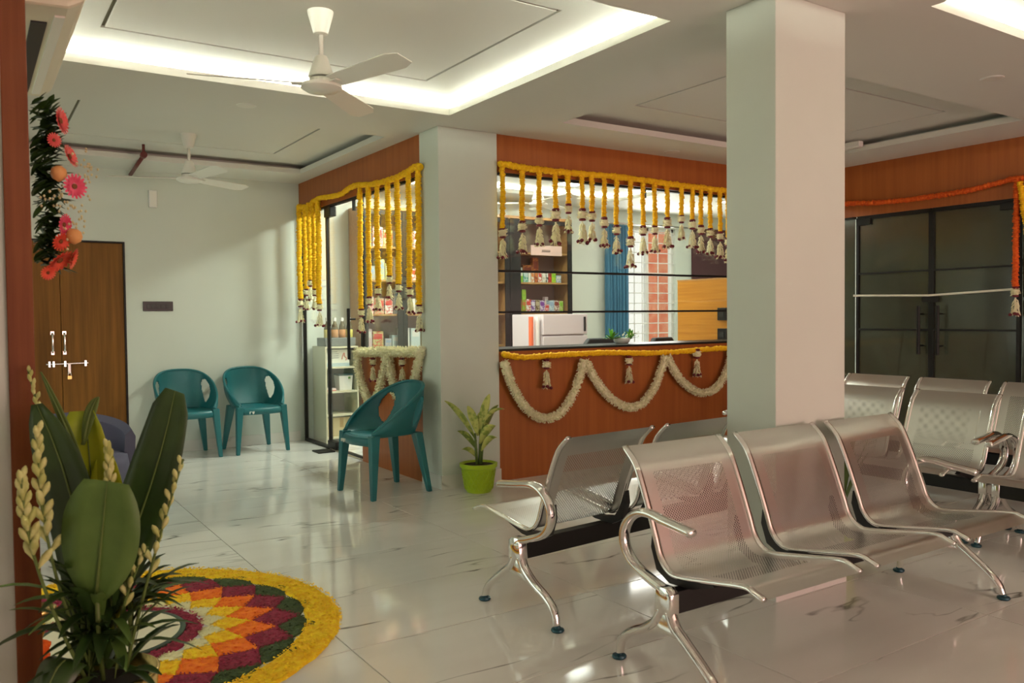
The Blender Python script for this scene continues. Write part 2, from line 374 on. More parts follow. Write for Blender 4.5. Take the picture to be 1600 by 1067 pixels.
# window of the pharmacy: frame, grille, pane
win = struct(MB().box(WIN[0], WIN[1], Y1+.09, Y1+.095, WIN[2], WIN[3]).build('window_1', GLASS))
m = MB(); w0, w1, w2, w3 = WIN
m.box(w0, w0+.04, Y1+.05, Y1+.11, w2, w3).box(w1-.04, w1, Y1+.05, Y1+.11, w2, w3).box(w0, w1, Y1+.05, Y1+.11, w2, w2+.04).box(w0, w1, Y1+.05, Y1+.11, w3-.04, w3); m.box((w0+w1)/2-.02, (w0+w1)/2+.02, Y1+.05, Y1+.11, w2, w3)
m.build('window_frame', WHITEP, win)
for k in range(12):
    z = w2+.07+k*.135; MB().tube([(w0, Y1+.03, z), (w1, Y1+.03, z)], .007, 6).build('grille_bar', WHITEP, win)
for x in (w0+.22, w0+.36, w1-.30, w1-.06): MB().tube([(x, Y1+.03, w2), (x, Y1+.03, w3)], .008, 6).build('grille_post', WHITEP, win)
# outside the window
tag(MB().box(9.08, 9.42, 9.6, 9.9, -.5, 3.6).build('orange_post', M('orange_paint', '#d8693f', .7, var=(9, '#e08a62', .4, .6))), 'orange painted post outside the barred pharmacy window', 'post')

# ------------------------------------------------------------ storefront, left side (plane x = 2.87)
SX = 2.875
fas = struct(MB().box(SX, SX+.05, 5.56, Y1, 2.315, H).build('wall_fascia_side', WOOD))
cw = struct(MB().box(SX, SX+.05, 5.56, 6.735, .0, .965).build('wall_counter_side', WOOD))
MB().box(SX-.01, SX+.33, 5.56, 6.735, .965, .985).build('counter_top', WOOD, cw, bevel=.003)
g1 = struct(MB().box(SX+.02, SX+.028, 5.56, 6.735, .985, 2.30).build('window_2', GLASS))
m = MB(); m.box(SX+.008, SX+.04, 5.56, 8.26, 2.295, 2.318); m.build('top_rail', BLACK, g1)
MB().box(SX+.008, SX+.04, 6.72, 6.755, 0, 2.30).build('post', BLACK, g1)
MB().box(SX+.008, SX+.04, 6.90, 6.905, 2.2, 2.3).build('rail_stop', BLACK, g1)
g2 = struct(MB().box(SX+.02, SX+.028, 7.575, 8.22, .03, 2.295).build('window_3', GLASS))
m = MB(); m.box(SX+.008, SX+.04, 8.205, 8.235, 0, 2.295).box(SX+.008, SX+.04, 7.57, 8.21, 0, .03); m.build('window_frame', BLACK, g2)
dg = struct(MB().box(SX+.02, SX+.03, 6.77, 7.55, .03, 2.28).build('door_2', GLASS))
m = MB(); m.box(SX+.01, SX+.04, 7.535, 7.565, .02, 2.29); m.build('door_stile', BLACK, dg)
m = MB(); m.box(SX+.01, SX+.04, 6.77, 7.55, .012, .03); m.build('door_sill', BLACK, dg)
MB().box(SX-.005, SX+.055, 7.36, 7.56, .012, .085).build('patch_fitting', BLACK, dg, bevel=.003)
MB().box(SX-.005, SX+.055, 7.40, 7.56, 2.205, 2.295).build('patch_fitting', BLACK, dg, bevel=.003)
m = MB(); m.tube([(SX-.045, 6.90, .885), (SX-.045, 6.90, 1.335)], .014, 12); m.tube([(SX-.045, 6.90, .98), (SX+.02, 6.90, .98)], .008, 8); m.tube([(SX-.045, 6.90, 1.24), (SX+.02, 6.90, 1.24)], .008, 8)
m.build('pull_handle', BLACK, dg, 'auto')
tag(MB().box(2.70, 2.86, 7.34, 7.52, .0, .012).build('door_closer_plate', BLACK), 'black floor spring plate under the glass pharmacy door', 'floor plate')

# ------------------------------------------------------------ reception front (plane y = 5.28)
RY = 5.28
fr2 = struct(MB().box(3.36, 6.96, RY, RY+.05, 2.338, H).build('wall_fascia_front', WOOD))
cf = struct(MB().box(3.36, 6.96, RY, RY+.05, 0, .985).build('wall_counter_front', WOOD))
MB().box(3.36, 6.96, RY-.006, RY+.42, .985, 1.003).build('counter_top', BLACK, cf)
for k, (a, b) in enumerate(((1.003, 1.274), (1.290, 1.588), (1.604, 2.318))):
    g = struct(MB().box(3.365, 6.95, RY+.02, RY+.028, a, b).build('window_%d' % (4+k), GLASS))
    MB().box(3.36, 6.96, RY+.004, RY+.044, b, b+.016).build('rail', BLACK, g)
    if k == 2:
        for x in (3.36, 4.875, 6.40): MB().box(x, x+.012, RY+.012, RY+.036, 2.25, 2.32).build('glass_clamp', BLACK, g)
MB().box(3.36, 3.372, RY+.006, RY+.042, 1.003, 2.32).build('post', BLACK, cf)

# ------------------------------------------------------------ right wall with glass doors (plane x = 6.96)
RX = 6.96
fr3 = struct(MB().box(RX, RX+.06, Y0, RY, 2.145, H).build('wall_fascia_right', WOOD))
def frosted(name, a, b, parent=None):
    return MB().box(RX+.02, RX+.03, a, b, .02, 2.13).build(name, FILM, parent)
for k, (a, b, n) in enumerate(((4.72, 5.28, 'window_7'), (1.5, 3.24, 'window_8'), (Y0, 1.48, 'window_9'))):
    g = struct(frosted(n, a, b)); MB().box(RX+.005, RX+.045, a, b, 2.125, 2.147).build('rail', BLACK, g)
for k, (a, b, hy) in enumerate(((3.985, 4.685, 4.055), (3.265, 3.965, 3.885))):
    d = struct(frosted('door_%d' % (3+k), a, b))
    m = MB(); m.box(RX+.005, RX+.045, a-.012, a+.014, 0, 2.13).box(RX+.005, RX+.045, b-.014, b+.012, 0, 2.13).box(RX+.005, RX+.045, a, b, 2.11, 2.147).box(RX+.005, RX+.045, a, b, 0, .03)
    m.build('door_frame', BLACK, d)
    for z in (1.604, 1.088): MB().box(RX+.008, RX+.042, a, b, z, z+.016).build('door_rail', BLACK, d)
    q = b if k == 0 else a
    MB().box(RX-.005, RX+.05, q-.14 if k == 0 else q, q if k == 0 else q+.14, 2.06, 2.125).build('patch_fitting', BLACK, d, bevel=.003)
    m = MB(); m.tube([(RX-.05, hy, .885), (RX-.05, hy, 1.305)], .015, 12)
    for z in (.96, 1.235): m.tube([(RX-.05, hy, z), (RX+.02, hy-.03 if 0 else hy, z)], .008, 8)
    m.build('pull_handle', BLACK, d, 'auto')
    if k == 0: MB().prism([(3.90, 1.345), (3.915, 1.335), (4.035, 1.335), (4.05, 1.345), (4.05, 1.378), (4.035, 1.388), (3.915, 1.388), (3.90, 1.378)], 0, RX-.012, RX+.0).build('lock_case', BLACK, d)
rb = [(RX-.035, 4.696, 1.411), (RX-.035, 4.3, 1.402), (RX-.035, 3.976, 1.394), (RX-.035, 3.65, 1.408), (RX-.035, 3.27, 1.425)]
tag(MB().tube(rb, (.009, .003), 6, ref=(0, 0, 1)).build('ribbon', M('white_satin', '#e8e4d4', .4)), 'thin white inauguration ribbon stretched across the smoked glass double door', 'ribbon')
# two framed boards with foliage, seen dimly through the smoked glass
LEAFD = M('leaf_dark', '#2f5a20', .55, var=(8, '#3f7028', .4, .6))
for n, (yy, lab) in enumerate(((4.36, 'leafy white framed easel board behind the left leaf of the smoked glass door'), (3.58, 'leafy white framed easel board behind the right leaf of the smoked glass door'))):
    t = thing('easel_board', lab, 'easel', (7.35, yy, 0), 0, 'framed boards behind the smoked doors')
    m = MB(); m.box(-.01, .01, -.13, .13, 1.13, 1.15).box(-.01, .01, -.13, .13, 1.50, 1.52).box(-.01, .01, -.13, -.11, 1.13, 1.52).box(-.01, .01, .11, .13, 1.13, 1.52); m.build('frame', WHITEP, t)
    MB().box(.0, .006, -.11, .11, 1.15, 1.50).build('board', PINKW, t)
    m = MB(); m.tube([(0, -.1, 1.14), (-.05, -.2, 0)], .012, 6); m.tube([(0, .1, 1.14), (-.05, .2, 0)], .012, 6); m.tube([(.01, 0, 1.4), (.25, 0, 0)], .012, 6); m.build('easel_legs', WOOD_L, t)
    m = MB(); rr = random.Random(n)
    for k in range(40):
        b = Vector((-.02, rr.uniform(-.2, .2), rr.choice((rr.uniform(1.45, 1.6), rr.uniform(1.0, 1.2)))))
        m.leaf(b, b+Vector((rr.uniform(-.06, .06), rr.uniform(-.14, .14), rr.uniform(-.06, .14))), .018, n=4)
    m.build('foliage', LEAFD, t)

# ------------------------------------------------------------ steel waiting benches
BL = 1.77
PROF = [(.02, .768), (-.022, .731), (-.052, .691), (-.095, .594), (-.144, .467), (-.169, .401), (-.206, .363), (-.259, .354), (-.398, .375), (-.539, .397), (-.582, .388), (-.618, .375)]
prof = catmull([(0, y, z) for y, z in PROF], 4)
SW = .49
def seat_mesh():
    m = MB(); m.uv = []; arc = 0
    for i, p in enumerate(prof):
        if i: arc += (p-prof[i-1]).length
        for x in (0, SW/2, SW): m.v.append((x, p.y, p.z)); m.uv.append((x, arc))
    m.f = [(i*3+k, i*3+k+1, (i+1)*3+k+1, (i+1)*3+k) for i in range(len(prof)-1) for k in range(2)]
    return m.mesh('seat', PERF, True)
def rim_mesh(): return MB().tube([(0, p.y, p.z) for p in prof], (.0145, .0085), 10, ref=(1, 0, 0)).mesh('rim', CHROME, True)
BR = [(-.105, .475), (-.135, .405), (-.172, .352), (-.25, .340), (-.38, .362), (-.40, .352), (-.30, .318), (-.19, .312), (-.125, .345), (-.098, .42)]
def bracket_mesh(): return MB().prism(BR, 0, -.012, .012).mesh('bracket', BLACKP, False)
ARM = [(-.372, .532), (-.345, .538), (-.24, .551), (-.165, .562), (-.11, .555), (-.062, .524), (-.034, .474), (-.040, .418), (-.082, .370), (-.165, .336), (-.225, .318), (-.245, .30)]
REAR = [(-.228, .25), (-.20, .20), (-.14, .155), (-.07, .120), (-.018, .075), (-.004, .02)]
FRONT = [(-.262, .25), (-.288, .20), (-.335, .165), (-.41, .11), (-.462, .062), (-.482, .018)]
def frame_mesh():
    m = MB(); a = catmull([(0, y, z) for y, z in ARM], 4)
    r = [(.023, .0155)]*len(a); r[0] = (.014, .009); r[1] = (.021, .014)
    m.tube(a, r, 18, ref=(1, 0, 0))
    for P in (REAR, FRONT):
        a = catmull([(0, y, z) for y, z in P], 4); n = len(a)
        m.tube(a, [(.023-.006*i/n, .020-.007*i/n) for i in range(n)], 18, ref=(1, 0, 0))
    m.prism([(-.205, .235), (-.285, .235), (-.287, .312), (-.26, .330), (-.215, .328)], 0, -.022, .022)
    m.prism([(-.215, .24), (-.19, .19), (-.13, .147), (-.19, .152), (-.245, .168), (-.30, .165), (-.345, .157), (-.295, .19), (-.278, .24)], 0, -.011, .011)
    return m.mesh('end_frame', CHROME, 'auto', .005)
def foot_mesh(): return MB().lathe([(.010, .024), (.013, .016), (.025, .012), (.027, .006), (.023, 0)][::-1], 20).mesh('foot', FOOT, 'auto')
SEAT, RIM, BRK, FRM, FTM = seat_mesh(), rim_mesh(), bracket_mesh(), frame_mesh(), foot_mesh()
def bench(label, loc, rz):
    t = thing('waiting_bench', label, 'bench', loc, rz, 'steel waiting benches')
    MB().box(.02, BL-.02, -.272, -.222, .235, .312).build('beam', BLACK, t, bevel=.003)
    for k in range(3):
        s = obj('seat', SEAT, t, (.05+k*.59, 0, 0))
        for x in (0, SW): obj('rim', RIM, s, (x, 0, 0))
        for x in (.03, SW-.03): obj('bracket', BRK, s, (x, 0, 0))
    for x in (0, BL):
        e = obj('end_frame', FRM, t, (x, 0, 0))
        for y in (0, -.484): obj('foot', FTM, e, (0, y, 0))
    return t
R = math.radians
bench('perforated steel three-seat bench in front of the pillar, seats facing the camera', (1.965, 2.285, 0), 0)
f = R(5); bench('perforated steel three-seat bench behind the pillar, facing the reception counter', (1.93+BL*math.cos(f), 2.615+BL*math.sin(f), 0), PI+f)
bench('perforated steel bench right of the pillar, second row back from the smoked doors', (4.935, 4.15, 0), -PI/2+R(1))
bench('perforated steel bench cut off by the right edge of the photo', (4.945, 2.30, 0), -PI/2+R(1))
bench('perforated steel bench in the row closest to the smoked glass doors', (5.90, 4.09, 0), -PI/2+R(1))

# ------------------------------------------------------------ teal plastic chairs
def sp(v, p): return math.copysign(abs(v)**p, v)
A_MAX = R(140)
def rimpt(a):
    x = .262*sp(math.sin(a), .72); y = .268*sp(math.cos(a), .92); s = max(0, (y+.21)/.478)
    return Vector((x, y, .445+.335*s**.80))
def basept(a):
    x = .195*sp(math.sin(a), .62); y = .195*sp(math.cos(a), .92); p = Vector((x, y, .422))
    k = max(0, (abs(a)-R(95))/R(45)); q = rimpt(a); q.z = .425
    return p.lerp(q, min(1, k)**1.2*.9)
def chair_shell():
    na, ns = 132, 30; m = MB(); keep = []
    for i in range(na+1):
        a = -A_MAX+2*A_MAX*i/na; B, Rm = basept(a), rimpt(a)
        for j in range(ns+1):
            t = j/ns; o = Vector((B.x, B.y, 0)).normalized(); m.v.append(tuple(B.lerp(Rm, t)+o*.022*math.sin(PI*t)))
    for i in range(na):
        for j in range(ns):
            a = -A_MAX+2*A_MAX*(i+.5)/na; t = (j+.5)/ns; c = R(56)+R(14)*(.5-t); hw = R(16)*(.55+.70*t)
            if ((abs(a)-c)/hw)**2+((t-.52)/.34)**2 < 1: continue
            p = i*(ns+1)+j; m.f.append((p, p+ns+1, p+ns+2, p+1))
    return m.mesh('shell', TEAL, True)
def chair_seat():
    na, nt = 72, 8; m = MB(); cA, cB = rimpt(A_MAX), rimpt(-A_MAX)
    for i in range(na):
        a = -PI+2*PI*i/na
        if abs(a) <= A_MAX: e = basept(a)
        else:
            k = (a-A_MAX)/(2*(PI-A_MAX)) if a > 0 else (a+2*PI-A_MAX)/(2*(PI-A_MAX))
            e = Vector((cA.x+(cB.x-cA.x)*k, cA.y-.035*math.sin(PI*k), .425))
        for j in range(nt+1):
            t = j/nt; m.v.append((e.x*t, e.y*t+(1-t)*-.02, e.z-.016*(1-t*t)))
    n1 = nt+1
    for i in range(na):
        q = (i+1) % na
        for j in range(1, nt): m.f.append((i*n1+j, q*n1+j, q*n1+j+1, i*n1+j+1))
        m.f.append((i*n1, q*n1+1, i*n1+1))
    # rolled front apron
    n = 14; b0 = len(m.v)
    for k in range(n+1):
        u = k/n; x = cA.x+(cB.x-cA.x)*u; y = cA.y-.035*math.sin(PI*u)
        for dy, dz in ((0, .425), (-.014, .418), (-.020, .398), (-.016, .365)): m.v.append((x, y+dy, dz))
    for k in range(n):
        for j in range(3): p = b0+k*4+j; m.f.append((p, p+1, p+5, p+4))
    return m.mesh('seat', TEAL, True)
def leg_mesh(front):
    m = MB()
    if front: m.taper((.238, -.236, 0), (.205, -.205, .44), (.016, .018), (.030, .034))
    else: m.taper((.222, .232, 0), (.165, .165, .43), (.017, .017), (.038, .030))
    return m.mesh('leg', TEAL, False, .006)
CSH, CST, CLF, CLB = chair_shell(), chair_seat(), leg_mesh(True), leg_mesh(False)
CRM = MB().tube([rimpt(-A_MAX+2*A_MAX*i/60) for i in range(61)], .011, 8).mesh('arm_rim', TEAL, True)
LOGO = M('white_print', '#d8d8d0', .5)
def tchair(label, loc, rz):
    t = thing('plastic_armchair', label, 'chair', loc, rz, 'teal plastic chairs')
    for n, me in (('shell', CSH), ('seat', CST)):
        o = obj(n, me, t); md = o.modifiers.new('thickness', 'SOLIDIFY'); md.thickness = .009; md.offset = 0
    obj('arm_rim', CRM, t)
    for me in (CLF, CLB):
        obj('leg', me, t); o = obj('leg', me, t); o.scale = (-1, 1, 1)
    m = MB(); y = -.278
    m.prism([(-.135, .375), (-.130, .375), (-.128, .392), (-.118, .394), (-.118, .398), (-.135, .397)], 1, y, y+.012); m.prism([(-.112, .396), (-.090, .398), (-.094, .378), (-.104, .372)], 1, y, y+.012)
    m.build('printed_mark', LOGO, t)
    return t
tchair('teal plastic armchair with oval side holes, alone beside the flower-draped wooden counter', (2.505, 5.47, 0), R(-84))
tchair('teal plastic armchair against the back wall, nearer the wooden double door', (1.675, 7.96, 0), R(1))
tchair('teal plastic armchair against the back wall, nearer the pharmacy glass', (2.29, 7.955, 0), R(3))
t = thing('tub_chair', 'low blue-grey upholstered tub chair half hidden behind the foreground leaves', 'chair', (.62, 6.05, 0), R(20))
m = MB(); m.lathe([(.20, .10), (.27, .14), (.28, .30), (.27, .36), (.20, .38), (.02, .385)], 28); m.build('seat', GREY, t, True)
m = MB(); pts = [(.27*math.cos(a), .27*math.sin(a), .46+.10*math.sin(max(0, a))) for a in [R(-30)+R(240)*i/16 for i in range(17)]]
m.tube(pts, [(.05, .14+.03*math.sin(PI*i/16)) for i in range(17)], 12, ref=(1e-4, 1e-4, 0)) if 0 else None
na = 20
for i in range(na+1):
    a = R(-20)+R(220)*i/na; hgt = .52+.11*math.sin(PI*i/na)
    for r, z in ((.30, .20), (.32, .36), (.325, hgt-.05), (.30, hgt), (.26, hgt-.04), (.25, .30)): m.v.append((r*math.cos(a), r*math.sin(a), z))
m.f = [(i*6+k, (i+1)*6+k, (i+1)*6+(k+1) % 6, i*6+(k+1) % 6) for i in range(na) for k in range(6)] + [(5, 4, 3, 2, 1, 0), tuple(na*6+k for k in range(6))]
m.build('backrest', GREY, t, 'auto')
for a in (45, 135, 225, 315): MB().tube([(.17*math.cos(R(a)), .17*math.sin(R(a)), .12), (.2*math.cos(R(a)), .2*math.sin(R(a)), 0)], .014, 8).build('leg', BLACK, t, 'auto')

# ------------------------------------------------------------ ceiling fans, lights, air conditioner
def fan(label, x, y, ang, zt=H+.09, drop=.34, text=True):
    t = thing('ceiling_fan', label, 'fan', (x, y, zt), 0, 'ceiling fans')
    MB().lathe([(.062, 0), (.060, -.012), (.034, -.105), (.022, -.11)][::-1], 24).build('canopy', CREAM, t, 'auto')
    MB().tube([(0, 0, -.1), (0, 0, -drop+.11)], .011, 12).build('down_rod', CREAM, t, True)
    MB().lathe([(.026, -drop+.13), (.032, -drop+.12), (.062, -drop+.03)][::-1], 24).build('rod_cover', CREAM, t, 'auto')
    MB().lathe([(.052, -drop+.024), (.056, -drop+.02), (.06, -drop), (.095, -drop-.006), (.097, -drop-.022), (.075, -drop-.036), (.02, -drop-.042)][::-1], 32).build('motor', CREAM, t, 'auto')
    bm_ = MB(); L0, L1 = .10, .60
    for i in range(9):
        u = i/8; xx = L0+(L1-L0)*u; w = .048+.018*u
        if i == 8: w *= .62
        for s in (-1, 1): bm_.v.append((xx, s*w, -drop-.002-s*w*.24)); bm_.v.append((xx, s*w, -drop-.006-s*w*.24))
    for i in range(8):
        p = i*4; bm_.f += [(p, p+4, p+6, p+2), (p+1, p+3, p+7, p+5), (p, p+1, p+5, p+4), (p+2, p+6, p+7, p+3)]
    bm_.f += [(0, 2, 3, 1), (32, 33, 35, 34)]; me = bm_.mesh('blade', CREAM)
    for a in ang:
        b = obj('blade', me, t, rot=(0, 0, R(a)))
        MB().box(.06, .14, -.022, .022, -drop-.010, -drop-.004).build('blade_arm', CREAM, b)
    return t
fan('white three-blade ceiling fan hanging under the lit tray ceiling', 1.452, 3.825, (166, -75, 46))
fan('white three-blade ceiling fan hanging near the back wall and red pipe', 1.51, 6.88, (160, -80, 30))
fan('white three-blade ceiling fan inside the pharmacy, seen through the reception glass', 4.75, 6.7, (150, 30, 270))
for i, (x, y, lab) in enumerate(((5.075, 2.534, 'round ceiling downlight at upper right near the lit tray'), (1.546, 5.40, 'round ceiling downlight between the two fans'), (5.003, 5.10, 'round ceiling downlight above the reception marigold strings'))):
    t = thing('downlight', lab, 'downlight', (x, y, H), 0, 'recessed downlights')
    MB().lathe([(.055, -.004), (.062, -.003), (.064, 0)], 28).build('bezel', WHITEP, t, 'auto'); MB().lathe([(.02, -.0055), (.05, -.005), (.053, -.003)], 28).build('diffuser', CREAM, t)
t = thing('batten_light', 'short white batten lamp at the edge of the unlit tray above the smoked doors', 'lamp', (6.30, 4.42, H+.02))
MB().box(-.03, .03, -.22, .22, 0, .05).build('body', WHITEP, t, bevel=.008)
MB().box(-.02, .02, -.21, .21, -.004, .0).build('diffuser', CREAM, t)
ac = thing('air_conditioner', 'white split air conditioner high at the upper left corner', 'air conditioner', (.05, 3.06, 2.08))
m = MB(); m.prism([(0, .30), (0, .03), (.06, .0), (.17, .02), (.235, .07), (.252, .15), (.245, .27), (.22, .30)], 1, -.53, .53) if 0 else None
P = [(0, .30), (0, .03), (.05, .005), (.205, .012), (.245, .035), (.262, .09), (.255, .26), (.22, .30)]
n = len(P); m.v = [(x, y, z) for y in (-.53, .53) for x, z in P]; m.f = [tuple(range(n)), tuple(range(2*n-1, n-1, -1))]+[(i, i+n, (i+1) % n+n, (i+1) % n) for i in range(n)]
m.build('casing', ACW, ac, False, .012)
MB().add([(.125, -.38, .010), (.165, -.38, .012), (.165, .45, .012), (.125, .45, .010), (.125, -.38, .004), (.165, -.38, .006), (.165, .45, .006), (.125, .45, .004)], [(4, 5, 6, 7), (0, 1, 5, 4), (2, 3, 7, 6), (1, 2, 6, 5), (3, 0, 4, 7)]).build('air_slot', BLACKP, ac)
MB().add([(.178, -.45, .012), (.204, -.45, .014), (.204, .47, .014), (.178, .47, .012), (.178, -.45, .005), (.204, -.45, .007), (.204, .47, .007), (.178, .47, .005)], [(4, 5, 6, 7), (0, 1, 5, 4), (2, 3, 7, 6), (1, 2, 6, 5), (3, 0, 4, 7)]).build('louvre', CREAM, ac)
t = thing('sprinkler_pipe', 'red-brown pipe with an end cap crossing from ceiling tray to back wall', 'pipe', (1.29, 7.9, 2.60))
MB().tube([(-.012, -.44, .02), (.01, .37, -.02)], .016, 12).build('pipe_run', RED_P, t, True)
MB().tube([(-.014, -.47, .022), (-.012, -.42, .02)], .027, 12).build('end_cap', RED_P, t, 'auto'); MB().tube([(-.012, -.44, .03), (-.012, -.44, .11)], .012, 10).build('riser', RED_P, t, True)
t = thing('switch_plate', 'dark rectangular switch plate on the back wall above the teal chairs', 'switch', (1.51, Y1, 1.378))
MB().box(-.131, .131, -.010, 0, -.045, .045).build('plate', BLACKP, t, bevel=.003)
DK = M('dark_grey_switch', (.03, .03, .028, 1), .4)
for i in range(5):
    MB().box(-.10+i*.042, -.07+i*.042, -.014, -.009, -.02, .02).build('switch', DK, t, bevel=.003)
t = thing('wall_speaker', 'small white rectangular box high on the back wall', 'wall box', (1.483, Y1, 2.372))
MB().box(-.036, .036, -.03, 0, -.08, .08).build('case', WHITEP, t, bevel=.006); MB().box(-.026, .026, -.033, -.029, -.066, .066).build('grille', CREAM, t)
REC= [(3.376, 1.91, 1.689), (3.554, 1.969, 1.73), (3.713, 2.019, 1.788), (3.869, 2.08, 1.808), (3.995, 2.127, 1.909), (4.134, 2.097, 1.829), (4.233, 2.085, 1.848), (4.36, 2.041, 1.802), (4.489, 1.985, 1.759), (4.642, 1.897, 1.649), (4.783, 1.995, 1.764), (4.916, 2.007, 1.782), (5.062, 2.08, 1.822), (5.23, 2.118, 1.901), (5.363, 2.078, 1.839), (5.47, 2.035, 1.8), (5.587, 2.013, 1.784), (5.714, 1.99, 1.754), (5.815, 1.94, 1.722)]
LEFT= [(8.132, 2.372, 1.442, 1.216), (7.958, 2.365, 1.54, 1.337), (7.836, 2.37, 1.628, 1.419), (7.72, 2.374, 1.532, 1.337), (7.601, 2.371, 1.395, 1.176), (6.606, 2.357, 1.327, 1.128), (6.429, 2.345, 1.424, 1.212), (6.254, 2.332, 1.5, 1.305), (6.037, 2.323, 1.584, 1.394), (5.869, 2.333, 1.515, 1.317), (5.677, 2.349, 1.476, 1.279), (5.524, 2.358, 1.344, 1.146)]
LTOP= [(8.139, 2.375), (7.888, 2.343), (7.621, 2.385), (7.341, 2.371), (7.052, 2.355), (6.83, 2.382), (6.647, 2.385), (6.394, 2.355), (6.179, 2.341), (5.934, 2.337), (5.726, 2.35), (5.544, 2.372), (5.482, 2.356)]
RTOP= [(3.357, 2.383), (3.386, 2.391), (3.559, 2.378), (3.768, 2.377), (4.081, 2.379), (4.411, 2.387), (4.759, 2.384), (5.128, 2.376), (5.52, 2.373), (5.816, 2.372)]
RBOT= [(3.368, 0.969), (3.524, 0.939), (3.752, 0.941), (4.066, 0.945), (4.398, 0.945), (4.748, 0.928), (5.119, 0.927), (5.513, 0.937), (5.828, 0.939)]
SWAG= [[(3.367, 0.911), (3.423, 0.763), (3.52, 0.597), (3.638, 0.49), (3.759, 0.456), (3.883, 0.482), (3.999, 0.596), (4.084, 0.755), (4.131, 0.897)], [(4.15, 0.886), (4.228, 0.758), (4.361, 0.61), (4.498, 0.517), (4.616, 0.482), (4.745, 0.5), (4.877, 0.617), (4.967, 0.766), (5.021, 0.897)], [(5.043, 0.89), (5.134, 0.759), (5.257, 0.641), (5.43, 0.557), (5.593, 0.565), (5.717, 0.645), (5.811, 0.787), (5.845, 0.915)]]
RT= [(3.764, 0.911, 0.691), (4.613, 0.906, 0.686), (5.408, 0.94, 0.701)]
LSW= [[(6.667, 0.946), (6.685, 0.846), (6.634, 0.739), (6.543, 0.624), (6.439, 0.545), (6.308, 0.588), (6.216, 0.71), (6.137, 0.844), (6.109, 0.964)], [(6.072, 0.965), (6.029, 0.849), (5.974, 0.725), (5.919, 0.638), (5.784, 0.598), (5.66, 0.696), (5.581, 0.822), (5.525, 0.944), (5.503, 1.002)]]
LBAR= [(6.708, 0.956), (6.397, 0.966), (6.084, 0.98), (5.794, 0.984), (5.482, 0.998)]
LT= [(6.386, 0.913, 0.725), (5.829, 0.933, 0.749)]
OG= [(4.784, 2.272), (4.746, 2.272), (4.483, 2.245), (4.256, 2.235), (4.042, 2.233), (3.841, 2.238), (3.601, 2.249), (3.327, 2.285), (3.251, 2.288), (3.13, 2.285)]

# ------------------------------------------------------------ flower garlands
def resample(pts, step):
    out = [Vector(pts[0])]; acc = 0
    for a, b in zip(pts, pts[1:]):
        a, b = Vector(a), Vector(b); L = (b-a).length
        if L < 1e-6: continue
        d = step-acc
        while d <= L: out.append(a.lerp(b, d/L)); d += step
        acc = (acc+L) % step
    return out
def marigold_rope(m, pts, rad, rng, step=.016):
    """rope of threaded marigold heads: every head is a frilled bulge"""
    P = resample(pts, step); N = 9
    if len(P) < 3: return m
    n0 = None; rings = []
    for i, p in enumerate(P):
        t = (P[min(i+1, len(P)-1)]-P[max(i-1, 0)]).normalized()
        if n0 is None: n0 = t.orthogonal().normalized()
        n0 = (n0-t*n0.dot(t)).normalized(); b = t.cross(n0); r = rad*rng.uniform(.82, 1.1)
        j = Vector((rng.uniform(-1, 1), rng.uniform(-1, 1), rng.uniform(-1, 1)))*rad*.10
        for du, k in ((-.46, .74), (-.1, 1.0), (.30, .98)):
            for q in range(N):
                a = 2*PI*q/N+(.35 if k == 1 else 0); rr = r*k*rng.uniform(.9, 1.08)
                rings.append(p+j+t*step*du+(n0*math.cos(a)+b*math.sin(a))*rr)
    c = len(P)*3
    f = [(i*N+q, i*N+(q+1) % N, (i+1)*N+(q+1) % N, (i+1)*N+q) for i in range(c-1) for q in range(N)]
    f += [tuple(range(N-1, -1, -1)), tuple((c-1)*N+q for q in range(N))]
    return m.add(rings, f)
def jasmine_rope(m, pts, rad, rng, dens=34, step=.010):
    P = resample(pts, step)
    m.tube(P[::3]+[P[-1]], rad*.62, 8)
    for i, p in enumerate(P):
        t = (P[min(i+1, len(P)-1)]-P[max(i-1, 0)]).normalized(); n0 = t.orthogonal().normalized(); b = t.cross(n0)
        for k in range(max(3, int(dens*step/.03))):
            a = rng.uniform(0, 2*PI); d = n0*math.cos(a)+b*math.sin(a)
            m.spike(p+d*rad*.45+t*rng.uniform(-.5, .5)*step, d+t*rng.uniform(-.35, .35), rad*rng.uniform(.5, .72), .0042)
    return m
